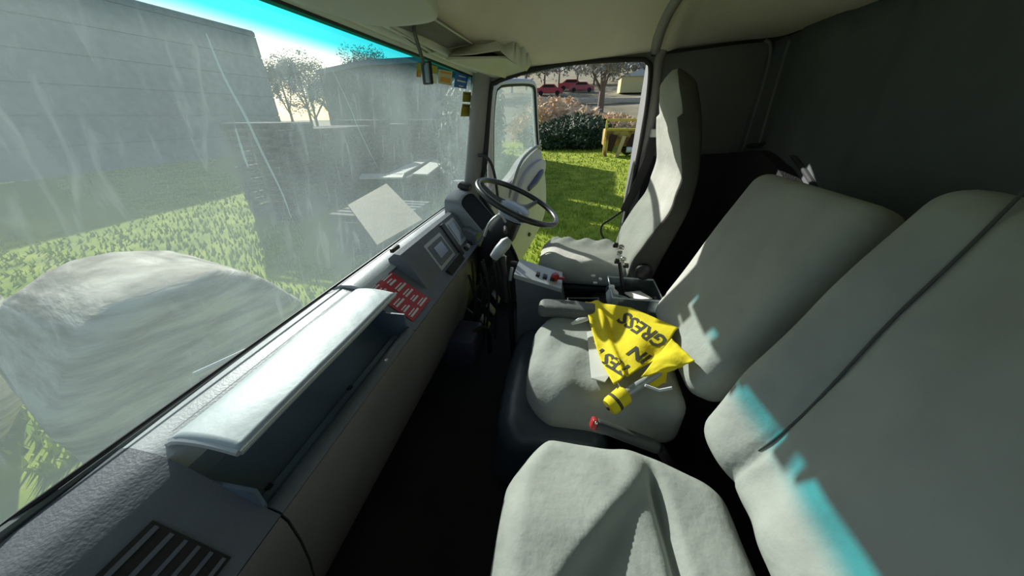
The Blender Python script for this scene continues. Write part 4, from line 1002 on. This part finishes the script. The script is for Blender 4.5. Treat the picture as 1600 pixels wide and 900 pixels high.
# plywood sheet and pale planks lying on the low stacks
ply = mat('tan_plywood', (.125, .10, .05), .8, var=.15, vscale=3); plank = mat('pale_plank', (.50, .48, .42), .7, var=.08)
zb = -2.05+5*.137
mb = MB(); mb.sheet([at(544, 322, z=zb+.02), at(604, 288, z=zb+.02), at(660, 345, z=zb+.02), at(590, 385, z=zb+.02)], .02, Vector((0, 0, 1)))
props(mb.build('plywood_sheet', ply, None, False), 'tan plywood sheet lying in the sun in front of the pallets', 'board')
for (P, lb) in (([(562, 280), (566, 274), (632, 274), (629, 280)], 'thin white plank end-on at the left of the pale boards'), ([(605, 274), (655, 251), (672, 251), (628, 275)], 'pale plank lying left of a similar one above the plywood'), ([(645, 274), (678, 251), (696, 253), (668, 275)], 'pale plank lying right of a similar one by the pillar')):
    mb = MB(); mb.sheet([at(u, v_, z=-1.335) for u, v_ in P], .04, Vector((0, 0, 1))); props(mb.build('timber_plank', plank, None, False), lb, 'plank')
# straw bales close to the cab front
straw = mat('straw', (.17, .14, .10), .9, col2=(.58, .54, .44), vscale=2.6, bump=1.0, bscale=8, stretch=(1, 1, 7), ramp=(.38, .62))
def bale(c, r, l, ang, lb):
    d = Vector((math.cos(ang), math.sin(ang), 0)); mb = MB(); prof = []
    for i in range(9): prof.append((r-.16*(1-math.sin(math.pi/2*i/8)), -l/2+.16*(1-math.cos(math.pi/2*i/8))))
    prof = [(.02, -l/2-.05), (r*.5, -l/2-.03)]+prof+[(a, -b) for a, b in prof[::-1]]+[(r*.5, l/2+.03), (.02, l/2+.05)]
    mb.lathe(prof, c, d, 40); mb.v = [p+Vector((nz(p, 4, 1), nz(p, 4, 2), nz(p, 4, 3)))*.05 for p in mb.v]
    props(mb.build('straw_bale', straw), lb, 'bale'); return
bale((1.35, 2.55, -1.42), .63, 1.2, R_(75), 'pale round straw bale right in front of the windscreen')
bale((.75, 4.2, -1.42), .63, 1.2, R_(60), 'second straw bale behind the nearest one')
# wipers on the outside of the glass
for (pts, lb) in (([(322, 588), (380, 560), (420, 540), (462, 520)], 'black wiper arm at the lower left of the glass'), ([(480, 502), (520, 470), (600, 420), (650, 372)], 'black wiper arm along the glass above the dash middle')):
    t = thing('windscreen_wiper', lb, 'wiper', tuple(on_ws(*pts[0])+Vector((0, .04, 0))))
    P = [on_ws(*q)+Vector((0, .03, .0)) for q in pts]; mb = MB(); mb.tube(spline(P, 4), .005, 6); mb.build('wiper_arm', steel, t)
    mb = MB(); mb.tube(spline([p+Vector((0, -.012, -.012)) for p in P], 4), .005, 6); mb.build('wiper_blade', rubber, t)
# trees beyond the windscreen
for i, (u, vt_, d, sp, m, lb) in enumerate([(428, 92, 36, 1.6, gum, 'small gum tree right beside the tall clad shed'), (456, 78, 38, 2.4, gumd, 'gum tree with a dark flat crown right of the tall clad shed'), (492, 86, 36, 3.0, gum, 'broad pale gum tree in the middle of the gap between sheds'), (522, 104, 38, 3.0, gumd, 'low gum tree between the sheds'), (568, 76, 42, 2.6, gum, 'tall thin gum tree rising into the blue tinted band'), (548, 108, 46, 4, gumd, 'distant gum tree behind the tall thin one'), (200, 40, 44, 5, gum, 'gum tree at the far left of the view'), (475, 118, 33, 3.0, gumd, 'short dense gum tree low over the pallets')]):
    dr = at(u, vt_, x=1.0); k = d/math.hypot(dr.x, dr.y); top = dr*k
    h = (top.z-gz(top.x, top.y))/1.08
    tree(top.x, top.y, h, sp, m, 4200, .06+d*.0012, 60+i, lb, 'gum trees beyond the windscreen', tr=.10, blobs=5)
# evergreens added to shade the lawn, between pallets and shed, behind pillar and door
for (x, y, h, lb) in ((9.2, 2.75, 2.7, 'added shade evergreen nearest the open door, shortest of three'), (11.2, 3.1, 3.5, 'added shade evergreen behind the open door, middle one of three'), (13.5, 3.35, 4.3, 'tallest added shade evergreen, against the long shed')):
    o = blob('shade_evergreen', (x, y, -2.05+h*.45), (.75, .75, h*.52), gum, 2600, .12, int(x)); props(o, lb, 'shrub', 'evergreens added for lawn shade')
